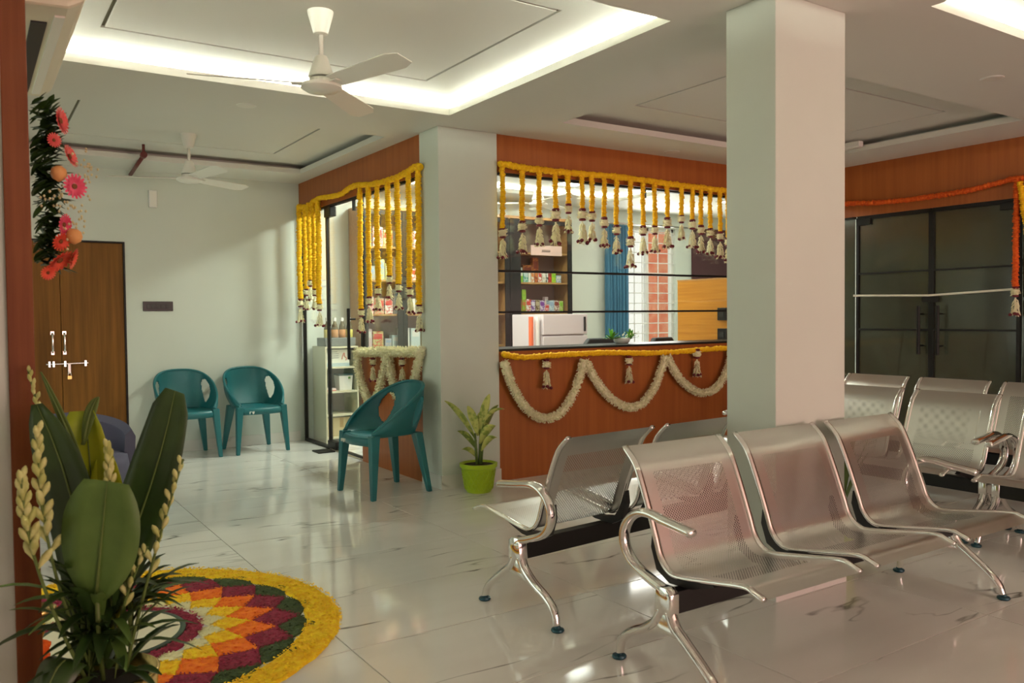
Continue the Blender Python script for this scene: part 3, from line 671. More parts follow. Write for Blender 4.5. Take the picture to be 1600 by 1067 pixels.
def tassel_meshes(seed, L=.20, clean=False):
    """jasmine tassel, top at z = 0: knot ring, fluffy ring, lower knot, layered cone, rose tips"""
    rng = random.Random(seed); w = L*.26
    knot = MB(); knot.lathe([(.012, -.012), (.022, -.010), (.024, 0), (.020, .006), (.010, .008)], 10)
    z2 = -L*.30; knot2 = MB()
    knot2.lathe([(.010, z2-.008), (.022, z2-.006), (.022, z2+.004), (.010, z2+.008)], 10)
    fl = MB(); fl.lathe([(.010, z2), (.022, z2+.012), (.024, -.018), (.010, -.006)], 10)
    for k in range(70):
        a = rng.uniform(0, 2*PI); z = rng.uniform(z2+.006, -.008); d = Vector((math.cos(a), math.sin(a), rng.uniform(-.4, .3)))
        fl.spike(Vector((math.cos(a)*.016, math.sin(a)*.016, z)), d, rng.uniform(.014, .024), .0035)
    cone = MB(); z0 = z2-.012; zb = -L+.012
    cone.lathe([(w*.26, zb), (w*.15, (z0+zb)/2), (.005, z0)], 8)
    for k in range(120):
        u = rng.random()**.7; z = z0+(zb-z0)*u; a = rng.uniform(0, 2*PI); r = .003+w*.30*u
        cone.spike((math.cos(a)*r, math.sin(a)*r, z), (math.cos(a)*.85, math.sin(a)*.85, -1.0), rng.uniform(.024, .034), .0040)
    tip = MB()
    for k in range(5):
        a = 2*PI*k/5+rng.random(); r = w*rng.uniform(.45, .8); c = (math.cos(a)*r, math.sin(a)*r, zb+rng.uniform(-.012, .008))
        tip.lathe([(.004, -.011), (.011, -.006), (.013, .001), (.009, .008), (.003, .011)], 8, c)
    return [knot.mesh('rose_knot', ROSE, 'auto'), knot2.mesh('lower_rose_knot', ROSE, 'auto'), fl.mesh('jasmine_ring', JASM), cone.mesh('jasmine_tassel', JASM), tip.mesh('rose_tips', ROSE, True)]
TAS = [tassel_meshes(s) for s in range(5)]
def hang_tassel(t, k, L):
    for n, me in zip(('rose_knot', 'lower_rose_knot', 'jasmine_ring', 'jasmine_tassel', 'rose_tips'), TAS[k % 5]):
        o = obj(n, me, t); s = L/.20; o.scale = (max(.85, s*.95), max(.85, s*.95), s); o.rotation_euler[2] = k*1.7
def hang_string(label, x, y, zt, zy, zb, k, mat=GOLD, rad=.0235, group='hanging marigold strings'):
    rng = random.Random(k*13+5); t = thing('marigold_string', label, 'garland', (x, y, zy), 0, group)
    n = max(3, int((zt-zy)/.06)); dx = rng.uniform(-.012, .012); pts = []
    for i in range(n+1):
        u = i/n; pts.append((math.sin(u*5+k)*.004, math.cos(u*4+k)*.003, (zt-zy)*(1-u)))
    marigold_rope(MBx := MB(), pts, rad, rng).mesh; MBx.build('flower_strand', mat, t, True)
    hang_tassel(t, k, zy-zb); return t
def rope_thing(name, label, pts, mat, rad, cat='garland', group=None, seed=1, kind='marigold', step=.016):
    m = MB(); rng = random.Random(seed); P = catmull(pts, 5)
    (marigold_rope(m, P, rad, rng, step) if kind == 'marigold' else jasmine_rope(m, P, rad, rng))
    return tag(m.build(name, mat, None, True if kind == 'marigold' else False), label, cat, group)
GY = 5.225
rope_thing('marigold_garland', 'long yellow marigold garland along the top of the reception glass', [(x, GY, z) for x, z in RTOP]+[(6.4, GY, 2.375), (6.9, GY, 2.38)], GOLD, .026, seed=2)
for i, (x, zy, zb) in enumerate(REC):
    hang_string('%s yellow marigold string from the column on the reception glass' % ORD[i], x, GY-.005, 2.375, zy, zb, i)
rope_thing('marigold_garland', 'yellow marigold garland along the wooden reception counter edge', [(x, GY, z) for x, z in RBOT]+[(6.4, GY, .93), (6.9, GY, .95)], GOLD, .024, seed=3)
for i, s in enumerate(SWAG):
    rope_thing('jasmine_swag', ('white jasmine swag on the reception counter nearest the column', 'middle white jasmine swag on the reception counter', 'white jasmine swag on the reception counter partly behind the pillar')[i],
               [(x, GY-.015, z) for x, z in s], JASM, .040, group='white counter swags', seed=10+i, kind='jasmine')
def lone_tassel(label, x, y, zt, zb, k, group):
    t = thing('jasmine_tassel', label, 'tassel', (x, y, zt), 0, group); hang_tassel(t, k, zt-zb)
for i, (x, zt, zb) in enumerate(RT):
    lone_tassel(('jasmine and rose tassel inside the reception swag nearest the column', 'jasmine and rose tassel inside the middle reception swag', 'jasmine tassel inside the reception swag nearest the pillar')[i], x, GY-.01, zt, zb, i+20, 'counter tassels')
GX = 2.83
rope_thing('marigold_garland', 'drooping yellow marigold garland above the pharmacy glass door', [(GX, y, z) for y, z in LTOP], GOLD, .024, seed=5)
for i, (y, zt, zy, zb) in enumerate(LEFT):
    lab = '%s yellow marigold string from the back wall on the pharmacy side' % ORD[i]
    hang_string(lab, GX-.004, y, zt, zy, zb, i+40, rad=.026 if i > 4 else .030)
rope_thing('jasmine_garland', 'thick white jasmine garland along the top of the side counter panel', [(2.822, y, z) for y, z in LBAR], JASM, .045, seed=31, kind='jasmine')
for i, s in enumerate(LSW):
    rope_thing('jasmine_swag', ('white jasmine swag on the side counter nearer the glass door', 'white jasmine swag on the side counter behind the teal armchair')[i], [(2.818, y, z) for y, z in s], JASM, .040, group='white counter swags', seed=33+i, kind='jasmine')
for i, (y, zt, zb) in enumerate(LT):
    lone_tassel(('jasmine tassel on the side counter nearer the glass door', 'jasmine tassel on the side counter just above the teal armchair')[i], 2.828, y, zt, zb, i+30, 'counter tassels')
rope_thing('marigold_garland', 'drooping orange marigold garland above the smoked glass doors', [(6.91, y, z) for y, z in [(5.2, 2.33)]+OG], ORANGE, .024, seed=8)
hang_string('orange marigold string hanging beside the smoked glass door at right', 6.90, 3.255, 2.27, 1.437, 1.216, 71, ORANGE, .026)
rope_thing('marigold_garland', 'slanting yellow marigold strand at the right edge beside the orange string', [(6.89, 3.225, 2.25), (6.89, 3.19, 2.02), (6.89, 3.15, 1.75)], GOLD, .026, seed=9)

# ------------------------------------------------------------ flower carpet (rangoli)
rg = thing('flower_carpet', 'round rangoli of flower petals on the floor with a white centre', 'rangoli', (.45, 3.57, 0))
PCOL = {'white': M('petal_white', '#e6dfae', .8), 'yellow': M('petal_yellow', '#ffdc14', .8, var=(40, '#f8c400', .4, .6)), 'orange': M('petal_orange', '#ff8a10', .8, var=(40, '#f5700a', .4, .6)),
        'maroon': M('petal_maroon', '#7c0f2c', .8, var=(40, '#9c1f42', .4, .6)), 'green': M('petal_green', '#31441a', .85, var=(40, '#46592a', .4, .6))}
def petals(m, pts, rng, l=.014, w=.0035, z=.006):
    for x, y in pts:
        a = rng.uniform(0, 2*PI); el = rng.uniform(-.2, .55); d = Vector((math.cos(a)*math.cos(el), math.sin(a)*math.cos(el), math.sin(el))); s = Vector((-math.sin(a), math.cos(a), rng.uniform(-.5, .5)))*w
        p = Vector((x, y, z+rng.uniform(-.002, .004))); ll = l*rng.uniform(.6, 1.3)
        m.add([p-d*ll/2, p+s, p+d*ll/2, p-s+Vector((0, 0, .001))], [(0, 1, 2, 3)])
NODE = [.325, .365, .435, .53, .635, .725, .79]; NS = 18; HW = PI/NS
def patch(i, half=False):
    r0, r1, r2 = NODE[i], NODE[i+1], NODE[min(i+2, 6)]
    return r0, r1, r2
def patch_mesh(name, i, col, seed, cnt):
    rng = random.Random(seed); r0, r1, r2 = patch(i); m = MB(); z = .005
    C = lambda r, a: (r*math.cos(a), r*math.sin(a))
    top = [C(r0, 0), C(r1, -HW), C(r2, 0), C(r1, HW)]; c = C((r0+r2)/2, 0)
    m.add([(x, y, .0005) for x, y in top]+[(c[0]+(x-c[0])*.93, c[1]+(y-c[1])*.93, z) for x, y in top]+[(c[0], c[1], z+.003)], [(k, (k+1) % 4, 4+(k+1) % 4, 4+k) for k in range(4)]+[(4+k, 4+(k+1) % 4, 8) for k in range(4)])
    pts = []
    while len(pts) < cnt:
        u, v = rng.random(), rng.random()
        A = (top[0][0]+(top[1][0]-top[0][0])*u, top[0][1]+(top[1][1]-top[0][1])*u); B = (top[3][0]+(top[2][0]-top[3][0])*u, top[3][1]+(top[2][1]-top[3][1])*u)
        pts.append((A[0]+(B[0]-A[0])*v, A[1]+(B[1]-A[1])*v))
    petals(m, pts, rng); return m.mesh(name, PCOL[col])
for i, (col, cnt) in enumerate((('white', 90), ('yellow', 150), ('orange', 210), ('maroon', 260), ('green', 260))):
    me = patch_mesh(col+'_petal_patch', i, col, 50+i, cnt)
    for k in range(NS): obj(col+'_petal_patch', me, rg, rot=(0, 0, R(5)+2*HW*k+(HW if i % 2 == 0 else 0)))
def ring_part(name, r0, r1, col, cnt, seed, l=.014, zt=.008):
    rng = random.Random(seed); m = MB(); n = 90
    for k in range(n):
        a = 2*PI*k/n; j = rng.uniform(-.006, .006)
        for r, z in ((r0, .0005), (r0+.012, zt), (r1-.014+j, zt), (r1+j, .0005)): m.v.append((r*math.cos(a), r*math.sin(a), z))
    m.f = [(k*4+q, k*4+q+1, ((k+1) % n)*4+q+1, ((k+1) % n)*4+q) for k in range(n) for q in range(3)]
    pts = []
    for k in range(cnt):
        a = rng.uniform(0, 2*PI); r = rng.uniform(r0+.004, r1+.008); pts.append((r*math.cos(a), r*math.sin(a)))
    petals(m, pts, rng, l, .0038, zt+.002); return m.build(name, PCOL[col], rg)
ring_part('yellow_petal_border', .742, .885, 'yellow', 8000, 91)
ring_part('maroon_petal_ring', .272, .335, 'maroon', 1700, 92)
MB().lathe([(.25, .012), (.262, .014), (.275, .012), (.278, .0)], 64).build('green_rim', M('green_enamel', '#26402c', .4), rg, 'auto')
MB().lathe([(.254, .0), (.254, .0135), (.02, .0135)], 64).build('centre_disc', M('cream_board', '#e2d8bc', .5), rg, 'auto')

# ------------------------------------------------------------ plants
G1 = M('leaf_deep_green', '#243c12', .45, var=(5, '#35521a', .4, .65), coat=.15)
G2 = M('leaf_mid_green', '#4d6a2a', .5, var=(5, '#62803a', .4, .65))
G3 = M('leaf_lime', '#98a81c', .5, var=(5, '#b4b424', .4, .65))
G4 = M('stem_green', '#5c7030', .55)
BUD = M('tuberose_bud', '#cfd08a', .6, var=(30, '#aeb464', .4, .6))
pp = thing('arrangement_pot', 'brass pot of canna leaves, spiky foliage and tuberose stems in the left foreground', 'plant', (.263, 2.194, 0))
MB().lathe([(.075, 0), (.085, .01), (.105, .25), (.118, .385), (.122, .40), (.114, .405), (.10, .36)], 40).build('pot', BRASS, pp, True)
MB().lathe([(.104, .35), (.102, .372), (.01, .378)], 24).build('soil', SOIL, pp)
base = (.263, 2.194)
def rel(p): return (p[0]-base[0], p[1]-base[1], p[2])
rtv = rt.copy(); tov = -fwd.copy(); tov.z = 0; tov.normalize()      # screen-right and towards the viewer, used only to face the leaves
def big_leaf(b, tip, w, mat, bend=(0, 0, 0), side=None, shape=None, fold=.2, wav=.0):
    m = MB(); m.leaf(b, tip, w, bend, side or tuple(rtv), 14, fold, shape, wav); o = m.build('leaf', mat, pp, True)
    md = o.modifiers.new('thickness', 'SOLIDIFY'); md.thickness = .0015
    r = MB(); bb, tt, bd = Vector(b), Vector(tip), Vector(bend); P = [bb.lerp(tt, i/8)+bd*(4*i/8*(1-i/8))+tov*.002 for i in range(9)]
    r.tube(P, [.0045*(1-i/10) for i in range(9)], 6); r.build('midrib', G4, o, True); return o
blade = lambda u: math.sin(PI*min(1, .10+u*.86))**.75
cut = lambda u: (.30+.70*math.sin(PI*min(.5, u*.75)))*(1 if u < .93 else .78)
big_leaf((-.045, -.01, .50), (.160, -.07, 1.078), .060, G1, (.022, 0, -.012), shape=lambda u: (.25+.95*math.sin(PI*(.10+u*.72)))*(.62 if u > .97 else 1)*.86)
MB().tube([(-.01, -.04, .40), (-.022, -.08, .52), (-.026, -.105, .63)], .0055, 7).build('leaf_stalk', G4, pp, True)
big_leaf((-.028, -.105, .615), (-.004, -.15, .890), .090, G2, (.0, 0, .0), shape=lambda u: math.sin(PI*min(.93, .05+u*.80))**.75, fold=.12, wav=.06)
big_leaf((-.03, .01, .42), (-.125, .05, 1.055), .052, G1, (.03, 0, .02), shape=lambda u: (.35+.85*math.sin(PI*(.12+u*.60)))*(1-.75*u**9))
big_leaf((-.02, .03, .48), (-.022, .07, 1.03), .062, G3, (.01, 0, 0), shape=lambda u: (.3+.9*math.sin(PI*(.1+u*.5)))*(1-.6*u**8), fold=.6)
big_leaf((.01, .02, .50), (.02, .04, .93), .045, G3, (.01, 0, 0), shape=lambda u: (.4+.7*math.sin(PI*(.1+u*.6)))*(1-.7*u**7), fold=.5)
big_leaf((-.05, -.02, .42), (-.16, -.10, .30), .05, G1, (0, 0, .10))
big_leaf((-.02, .02, .85), (-.115, .06, 1.13), .010, G4, (0, 0, .01)); big_leaf((-.03, .05, .95), (.005, .04, 1.065), .014, G4, (0, 0, .02))
rng = random.Random(21)
for k in range(120):
    a = rng.uniform(0, 2*PI); r = rng.uniform(.0, .07); h = rng.uniform(.39, .60); l = rng.uniform(.10, .20); el = rng.uniform(-.35, .95)
    b = Vector((r*math.cos(a), r*math.sin(a), h)); tp = b+Vector((math.cos(a)*math.cos(el), math.sin(a)*math.cos(el), math.sin(el)))*l
    m = MB(); m.leaf(b, tp, rng.uniform(.011, .018), (0, 0, l*.12), n=6, fold=.35); m.build('leaf', rng.choice((G1, G1, G2, G1)), pp, True)
for k in range(14):
    a = rng.uniform(0, 2*PI); b = Vector((.05*math.cos(a), .05*math.sin(a), .40)); tp = b+Vector((rng.uniform(-.05, .11), rng.uniform(-.06, .04), rng.uniform(.18, .40)))
    m = MB(); m.leaf(b, tp, .005, (.01, 0, .02), n=6, fold=.4); m.build('grass_blade', G4, pp, True)
def tuberose(b, tip, bend, n, sc=1.0, opens=0):
    b, tip, bd = Vector(b), Vector(tip), Vector(bend); P = [b.lerp(tip, i/12)+bd*(4*i/12*(1-i/12)) for i in range(13)]
    s = MB().tube(P, [.0045-.002*i/12 for i in range(13)], 7).build('flower_stem', G4, pp, True); m = MB(); rr = random.Random(n)
    for k in range(n):
        u = .52+.48*(k/n)**.8; i = min(11, int(u*12)); p = P[i].lerp(P[i+1], u*12-i); a = k*2.4; o = 1.15-u*.75
        d = Vector((math.cos(a)*o, math.sin(a)*o, .55+u)).normalized(); l = (.046-.026*u)*sc*1.5; w = (.0085-.004*u)*sc*1.5
        q = [p+d*l*t for t in (0, .25, .55, .8, 1)]; m.tube(q, [w*.35, w*.6, w, w*.8, w*.2], 7)
    m.build('buds', BUD, s, True)
tuberose((-.03, -.02, .42), rel((.128, 2.07, 1.015)), (-.03, 0, 0), 22)
tuberose((-.05, -.05, .42), rel((.09, 1.97, .93)), (-.03, 0, .03), 22)
tuberose((.0, .02, .42), rel((.268, 2.10, .96)), (.01, 0, .02), 26, .9)
tuberose((.04, -.05, .42), rel((.418, 2.03, .925)), (-.015, 0, -.03), 15, .85)
tuberose((.02, -.04, .42), rel((.345, 2.08, .72)), (-.02, 0, .0), 8, .8)
tuberose((-.03, .06, .5), rel((.13, 2.40, 1.13)), (0, 0, .02), 20, .7)

# dieffenbachia in a lime woven pot
LIME = M('lime_plastic', '#a9c41e', .4); VAR = M('variegated_leaf', '#c2c46a', .45, var=(28, '#8a9c42', .48, .62)); VARE = M('leaf_edge_green', '#6c8030', .45, var=(24, '#b0b458', .45, .6))
dp = thing('potted_plant', 'variegated dumb cane plant in a lime green woven pot by the column', 'plant', (3.045, 5.06, 0))
pot = MB().lathe([(.085, 0), (.092, .012), (.098, .02), (.120, .165), (.124, .175), (.134, .18), (.136, .205), (.122, .207), (.112, .19)], 40).build('pot', LIME, dp, 'auto')
lat = MB()
for k in range(18):
    for s in (-1, 1):
        P = []
        for i in range(7):
            u = i/6; a = 2*PI*k/18+s*u*.75; r = .0985+.021*u+.0015; P.append((r*math.cos(a), r*math.sin(a), .024+.136*u))
        lat.tube(P, .0032, 5)
lat.build('woven_ribs', LIME, pot, True)
MB().lathe([(.114, .18), (.112, .192), (.01, .195)], 24).build('soil', SOIL, dp)
right, toc = rt, Vector((-math.sin(YAW), -math.cos(YAW), 0))
for dx in (-.012, .008, .02): MB().tube([(dx, 0, .19), (dx*1.6, .0, .30), (dx*2.2, 0, .42)], [.011, .010, .007], 8).build('stem', G4, dp, True)
for (bx, bz, tx, tz, w, dep, mt) in ((-.02, .38, -.235, .655, .030, .02, VAR), (-.01, .36, -.19, .60, .018, -.05, VARE), (-.0, .40, -.07, .62, .030, .05, VAR), (.01, .42, .085, .70, .030, .02, VAR), (.02, .36, .145, .615, .042, -.04, VARE),
                                 (.01, .46, .19, .595, .016, .05, VAR), (.01, .34, .125, .48, .034, .06, VAR), (-.01, .30, -.145, .44, .026, .03, VARE), (.02, .29, .135, .395, .024, .06, VAR), (-.01, .24, -.115, .31, .020, .05, VAR), (.0, .42, .01, .56, .02, -.06, VAR)):
    b = right*bx+Vector((0, 0, bz)); tp = right*tx+toc*dep+Vector((0, 0, tz)); m = MB(); m.leaf(b, tp, w, (0, 0, .02+abs(tx)*.12), tuple(toc*.55+Vector((0, 0, 1)) if abs(tx) > .1 else right), 10, .25)
    o = m.build('leaf', mt, dp, True); md = o.modifiers.new('thickness', 'SOLIDIFY'); md.thickness = .001
# small plant behind the front bench, by the pillar
sp_ = thing('potted_plant', 'small green plant peeking out between the pillar and the front bench', 'plant', (3.615, 2.545, 0))
MB().lathe([(.07, 0), (.09, .16), (.10, .17), (.10, .19), (.085, .185)], 28).build('pot', LIME, sp_, 'auto'); MB().lathe([(.088, .165), (.01, .175)], 20).build('soil', SOIL, sp_)
rng = random.Random(4)
for k in range(13):
    a = k*2.4; el = rng.uniform(1.15, 1.45); l = rng.uniform(.30, .62); b = Vector((0, 0, .18)); tp = b+Vector((math.cos(a)*math.cos(el), math.sin(a)*math.cos(el), math.sin(el)))*l
    m = MB(); m.leaf(b, tp, .022, (0, 0, .03), n=8); m.build('leaf', G2, sp_, True)

# ------------------------------------------------------------ hanging flower decoration at the passage wall
fd = thing('flower_decoration', 'vertical spray of pink gerberas and foliage on the wall edge at left', 'flowers', (.160, 2.60, 1.36))
PK = [M('gerbera_coral', '#e0665a', .6, var=(30, '#d8484a', .4, .6)), M('gerbera_pink', '#d83a5c', .6, var=(30, '#e85a78', .4, .6)), M('gerbera_red', '#d8402a', .6, var=(30, '#e85a3a', .4, .6))]
EYE = M('gerbera_eye', '#7a4a20', .8); GYPS = M('gypsophila', '#d8cc9c', .8); PEACH = M('peach_rose', '#e0a060', .6)
rng = random.Random(77); m = MB()
for k in range(330):
    z = rng.uniform(.04, .48); a = rng.uniform(-1.2, 1.2); b = Vector((.0, 0, z)); d = Vector((rng.uniform(.2, 1), rng.uniform(-1, .4), rng.uniform(-.5, .8))).normalized()
    b.x += rng.uniform(0, .05); m.leaf(b, b+d*rng.uniform(.03, .07), .010, n=4, fold=.3)
o = m.build('foliage', G1, fd, True); o['kind'] = 'stuff'
def gerbera(p, nrm, r, mat):
    nrm = Vector(nrm).normalized(); q = nrm.to_track_quat('Z', 'Y').to_matrix(); p = Vector(p); m = MB()
    for ring, (rr, tilt, n) in enumerate(((r, .18, 17), (r*.75, .38, 14))):
        for k in range(n):
            a = 2*PI*k/n+ring*.2; d = Vector((math.cos(a), math.sin(a), 0)); s = Vector((-math.sin(a), math.cos(a), 0)); w = rr*.15
            v = [d*r*.15, d*rr*.6+s*w+Vector((0, 0, tilt*rr*.6)), d*rr+s*w*.5+Vector((0, 0, tilt*rr)), d*rr-s*w*.5+Vector((0, 0, tilt*rr)), d*rr*.6-s*w+Vector((0, 0, tilt*rr*.6))]
            m.add([p+q @ x for x in v], [(0, 1, 2, 3, 4)])
    g = m.build('gerbera', mat, fd); e = MB().lathe([(r*.22, .0), (r*.2, r*.12), (r*.05, r*.16)], 12); e.v = [tuple(p+q @ Vector(v)) for v in e.v]; e.build('flower_eye', EYE, g, True)
for (x, z, r, mat, nv) in ((.068, .428, .036, 0, (.9, -.5, .1)), (.052, .375, .020, 0, (.4, -.9, 0)), (.088, .335, .032, 0, (.8, -.5, .3)), (.098, .255, .034, 1, (.5, -1, .0)), (.070, .150, .030, 1, (.8, -.6, -.1)),
                           (.062, .105, .026, 2, (.5, -.8, -.4)), (.058, .055, .040, 2, (.6, -.5, -.8)), (.088, .060, .030, 2, (.9, -.3, -.3)), (.030, .02, .02, 2, (.3, -.9, -.3))):
    gerbera((x, -.06, z), nv, r, PK[mat])
for (x, z) in ((.062, .285), (.095, .118)):
    MB().lathe([(.003, -.02), (.016, -.012), (.021, .0), (.018, .014), (.008, .022)], 12, (x, -.06, z)).build('rose_bud', PEACH, fd, True)
m = MB()
for k in range(90):
    c = rng.choice(((.13, .31, .028), (.095, .20, .035), (.10, .17, .03), (.05, .23, .03), (.09, .13, .025)))
    p = (c[0]+rng.gauss(0, c[2]*.55), -.06+rng.gauss(0, .015), c[1]+rng.gauss(0, c[2]*.7)); m.lathe([(.001, -.004), (.0038, 0), (.001, .004)], 5, p)
o = m.build('gypsophila', GYPS, fd, True); o['kind'] = 'stuff'
MB().tube([(-.02, -.035, .02), (-.02, -.035, .46)], .008, 8).build('backing_stick', WOOD_L, fd, True)
# marigold heaps and a brass lamp beside the flower carpet
lp = thing('oil_lamp', 'brass oil lamp with marigolds half hidden behind the foreground foliage', 'lamp', (.17, 3.05, 0))
MB().lathe([(.075, 0), (.08, .01), (.03, .03), (.014, .06), (.012, .22), (.024, .25), (.012, .28), (.05, .31), (.058, .325), (.05, .33), (.01, .322)], 28).build('lamp_body', BRASS, lp, True)
m = MB(); marigold_rope(m, [Vector((.085*math.cos(a), .085*math.sin(a), .02)) for a in [2*PI*i/24 for i in range(25)]], .024, random.Random(3)); m.build('marigold_ring', ORANGE, lp, True)
m = MB(); marigold_rope(m, [Vector((.018*math.cos(a*2), .018*math.sin(a*2), .08+.13*i/24)) for i, a in enumerate([2*PI*i/24 for i in range(25)])], .026, random.Random(5)); m.build('marigold_wrap', ORANGE, lp, True)

# ------------------------------------------------------------ pharmacy interior
# glass-fronted medicine cabinet along the back wall
cb = thing('medicine_cabinet', 'long wooden medicine cabinet with black framed glass doors on the pharmacy back wall', 'cabinet', (3.40, 8.25, 0))
CW, CD, CH = 2.69, .35, 2.37
PLUM = M('dusky_back_panel', '#9a8078', .6)
MB().box(0, CW, -.02, 0, 0, CH).build('back_panel', PLUM, cb)
for x in (0, CW/3-.01, 2*CW/3-.01, CW-.025): MB().box(x, x+.025, -CD, -.02, 0, CH).build('upright', WOOD_L, cb)
MB().box(0, CW, -CD-.005, 0, CH, CH+.03).build('top_board', WOOD_L, cb)
SH = (.28, .60, .93, 1.29, 1.645, 1.99)
for k in range(3):
    x = k*CW/3+.025
    for z in SH: MB().box(x, x+CW/3-.045, -CD+.02, -.02, z-.02, z).build('shelf', WOOD_L, cb)
    for q in range(2):
        a = k*CW/3+q*CW/6+(.004 if q == 0 else .002); b = a+CW/6-.008; y = -CD-.018
        if k == 2 and q == 0: a, b = k*CW/3+.0, k*CW/3+.10
        if k == 2 and q == 1: a, b = k*CW/3+.10, CW-.01
        d = MB().box(a+.04, b-.04, y+.006, y+.010, .06, CH-.05).build('glass_door', GLASS, cb)
        m = MB(); m.box(a, a+.045, y, y+.016, .02, CH-.01).box(b-.06, b, y, y+.016, .02, CH-.01).box(a+.045, b-.06, y, y+.016, .02, .065).box(a+.045, b-.06, y, y+.016, CH-.055, CH-.01); m.build('door_frame', BLACK, d)
sg = thing('shelf_sign', 'pale pink lettered sign card inside the upper part of the glass cabinet', 'sign', (5.50, 7.905, 1.96))
MB().box(0, .445, 0, .012, 0, .115).build('card', PINKW, sg)
m = MB(); xx = .155
for k in range(6):
    m.tube([(xx, -.001, .035), (xx+.006, -.001, .062), (xx+.012, -.001, .040), (xx+.017, -.001, .058)], .0022, 5); xx += .020
m.tube([(.152, -.001, .064), (.275, -.001, .064)], .0018, 5); m.build('lettering', BLACKP, sg)
CC = {}
def cmat(h, band=None):
    if (h, band) not in CC: CC[(h, band)] = M('carton_'+h.strip('#'), h, .45, var=(70, band or h, .5, .54), stretch=(.4, .4, 1.2))
    return CC[(h, band)]
CNAME = {'#8cc63a': 'green', '#a6c63e': 'lime', '#e8e4dc': 'white', '#7a3a96': 'purple', '#6a5028': 'brown', '#d8d0dc': 'lilac', '#e0c8c8': 'pale pink', '#c8d8d8': 'pale blue', '#e2d8cc': 'cream', '#c8c88a': 'pale green',
         '#2e3a2c': 'dark green', '#58a890': 'mint green', '#8a3a2a': 'red-brown', '#d0453a': 'red', '#b8d038': 'lime yellow', '#9ab0c8': 'light blue', '#c87a3a': 'orange', '#b8a888': 'tan', '#c8c0b0': 'grey'}
def carton(x, y, z, w, d, h, col, label, band=None, group='cartons in the glass cabinet'):
    t = thing('carton', label, 'carton', (x, y, z), 0, group)
    MB().box(0, w, 0, d, 0, h).build('box', cmat(col, band), t, bevel=.002)
    MB().box(w*.12, w*.88, -.0015, 0, h*.55, h*.86).build('label_panel', cmat(band or '#e8e4dc'), t)
    return t
rng = random.Random(12)
low = [('#8cc63a', .055, .155, '#a6c63e'), ('#a6c63e', .060, .155, '#d0453a'), ('#8cc63a', .055, .15, '#c87a3a'), ('#e8e4dc', .066, .16, '#d0453a'), ('#7a3a96', .058, .148, '#d8d0dc'), ('#6a5028', .062, .15, '#b8a888'), ('#d8d0dc', .066, .145, '#7a3a96'), ('#e0c8c8', .060, .10, '#d0453a'), ('#c8d8d8', .072, .145, '#9ab0c8'), ('#e2d8cc', .072, .148, '#8a3a2a'), ('#c8c88a', .055, .14, '#8cc63a')]
up = [('#c87a3a', .045, .13, '#6a5028'), ('#2e3a2c', .040, .14, None), ('#8cc63a', .045, .135, None), ('#58a890', .07, .13, '#c8d8d8'), ('#e8e4dc', .03, .12, None), ('#e2d8cc', .05, .125, '#c87a3a'), ('#8a3a2a', .05, .13, '#c87a3a'), ('#e8e4dc', .05, .12, '#d0453a'), ('#c8c0b0', .055, .12, '#e8e4dc'), ('#2e3a2c', .03, .12, '#e8e4dc'), ('#d0453a', .045, .13, '#8a3a2a'), ('#b8d038', .06, .12, '#8cc63a'), ('#9ab0c8', .075, .09, '#e8e4dc')]
top = [('#c8c0b0', .07, .17, None), ('#e8e4dc', .05, .13, None), ('#e8e4dc', .06, .12, None), ('#c87a3a', .14, .15, '#8a3a2a'), ('#c87a3a', .08, .24, '#8a3a2a')]
X_B = 3.40+2*CW/3+.11
for nm, lst, z in (('lower', low, 1.29), ('middle', up, 1.645)):
    x = X_B
    for i, (c, w, h, bnd) in enumerate(lst):
        carton(x, 7.99, z, w, .06, h, c, '%s carton, %s from the left on the %s cabinet shelf' % (CNAME[c], ORD[i], nm), bnd); x += w+.004
carton(X_B+.122, 7.99, 1.29+.152, .056, .06, .12, '#8cc63a', 'green carton stacked on top of the third carton of the lower shelf', '#a6c63e')
carton(X_B+.50, 8.06, 1.29, .05, .05, .19, '#e0c8c8', 'tall pale pink carton behind the others on the lower cabinet shelf')
x = X_B
for i, (c, w, h, bnd) in enumerate(top):
    carton(x, 8.07, 1.645, w, .06, h+.06, c, '%s carton, %s in the back row of the middle cabinet shelf' % (CNAME[c], ORD[i]), bnd); x += w+.004
for k in range(2):
    for s, z in enumerate(SH[2:]):
        x = 3.45+k*CW/3
        for i in range(7):
            w, h = rng.uniform(.06, .12), rng.uniform(.10, .26); c = rng.choice(['#e8e4dc', '#e8e4dc', '#c8c0b0', '#c8d8d8', '#e2d8cc', '#e0c8c8', '#b8a888', '#c8c88a'])
            if x+w > 3.40+(k+1)*CW/3-.03: break
            carton(x, 8.0, z, w, .08, h, c, '%s carton, %s from the left on shelf level %s of the %s cabinet bay' % (CNAME[c], ORD[i], ['four', 'three', 'two', 'one'][s], ('leftmost', 'middle')[k]), rng.choice([None, '#9ab0c8', '#d0453a'])); x += w+rng.uniform(.004, .02)

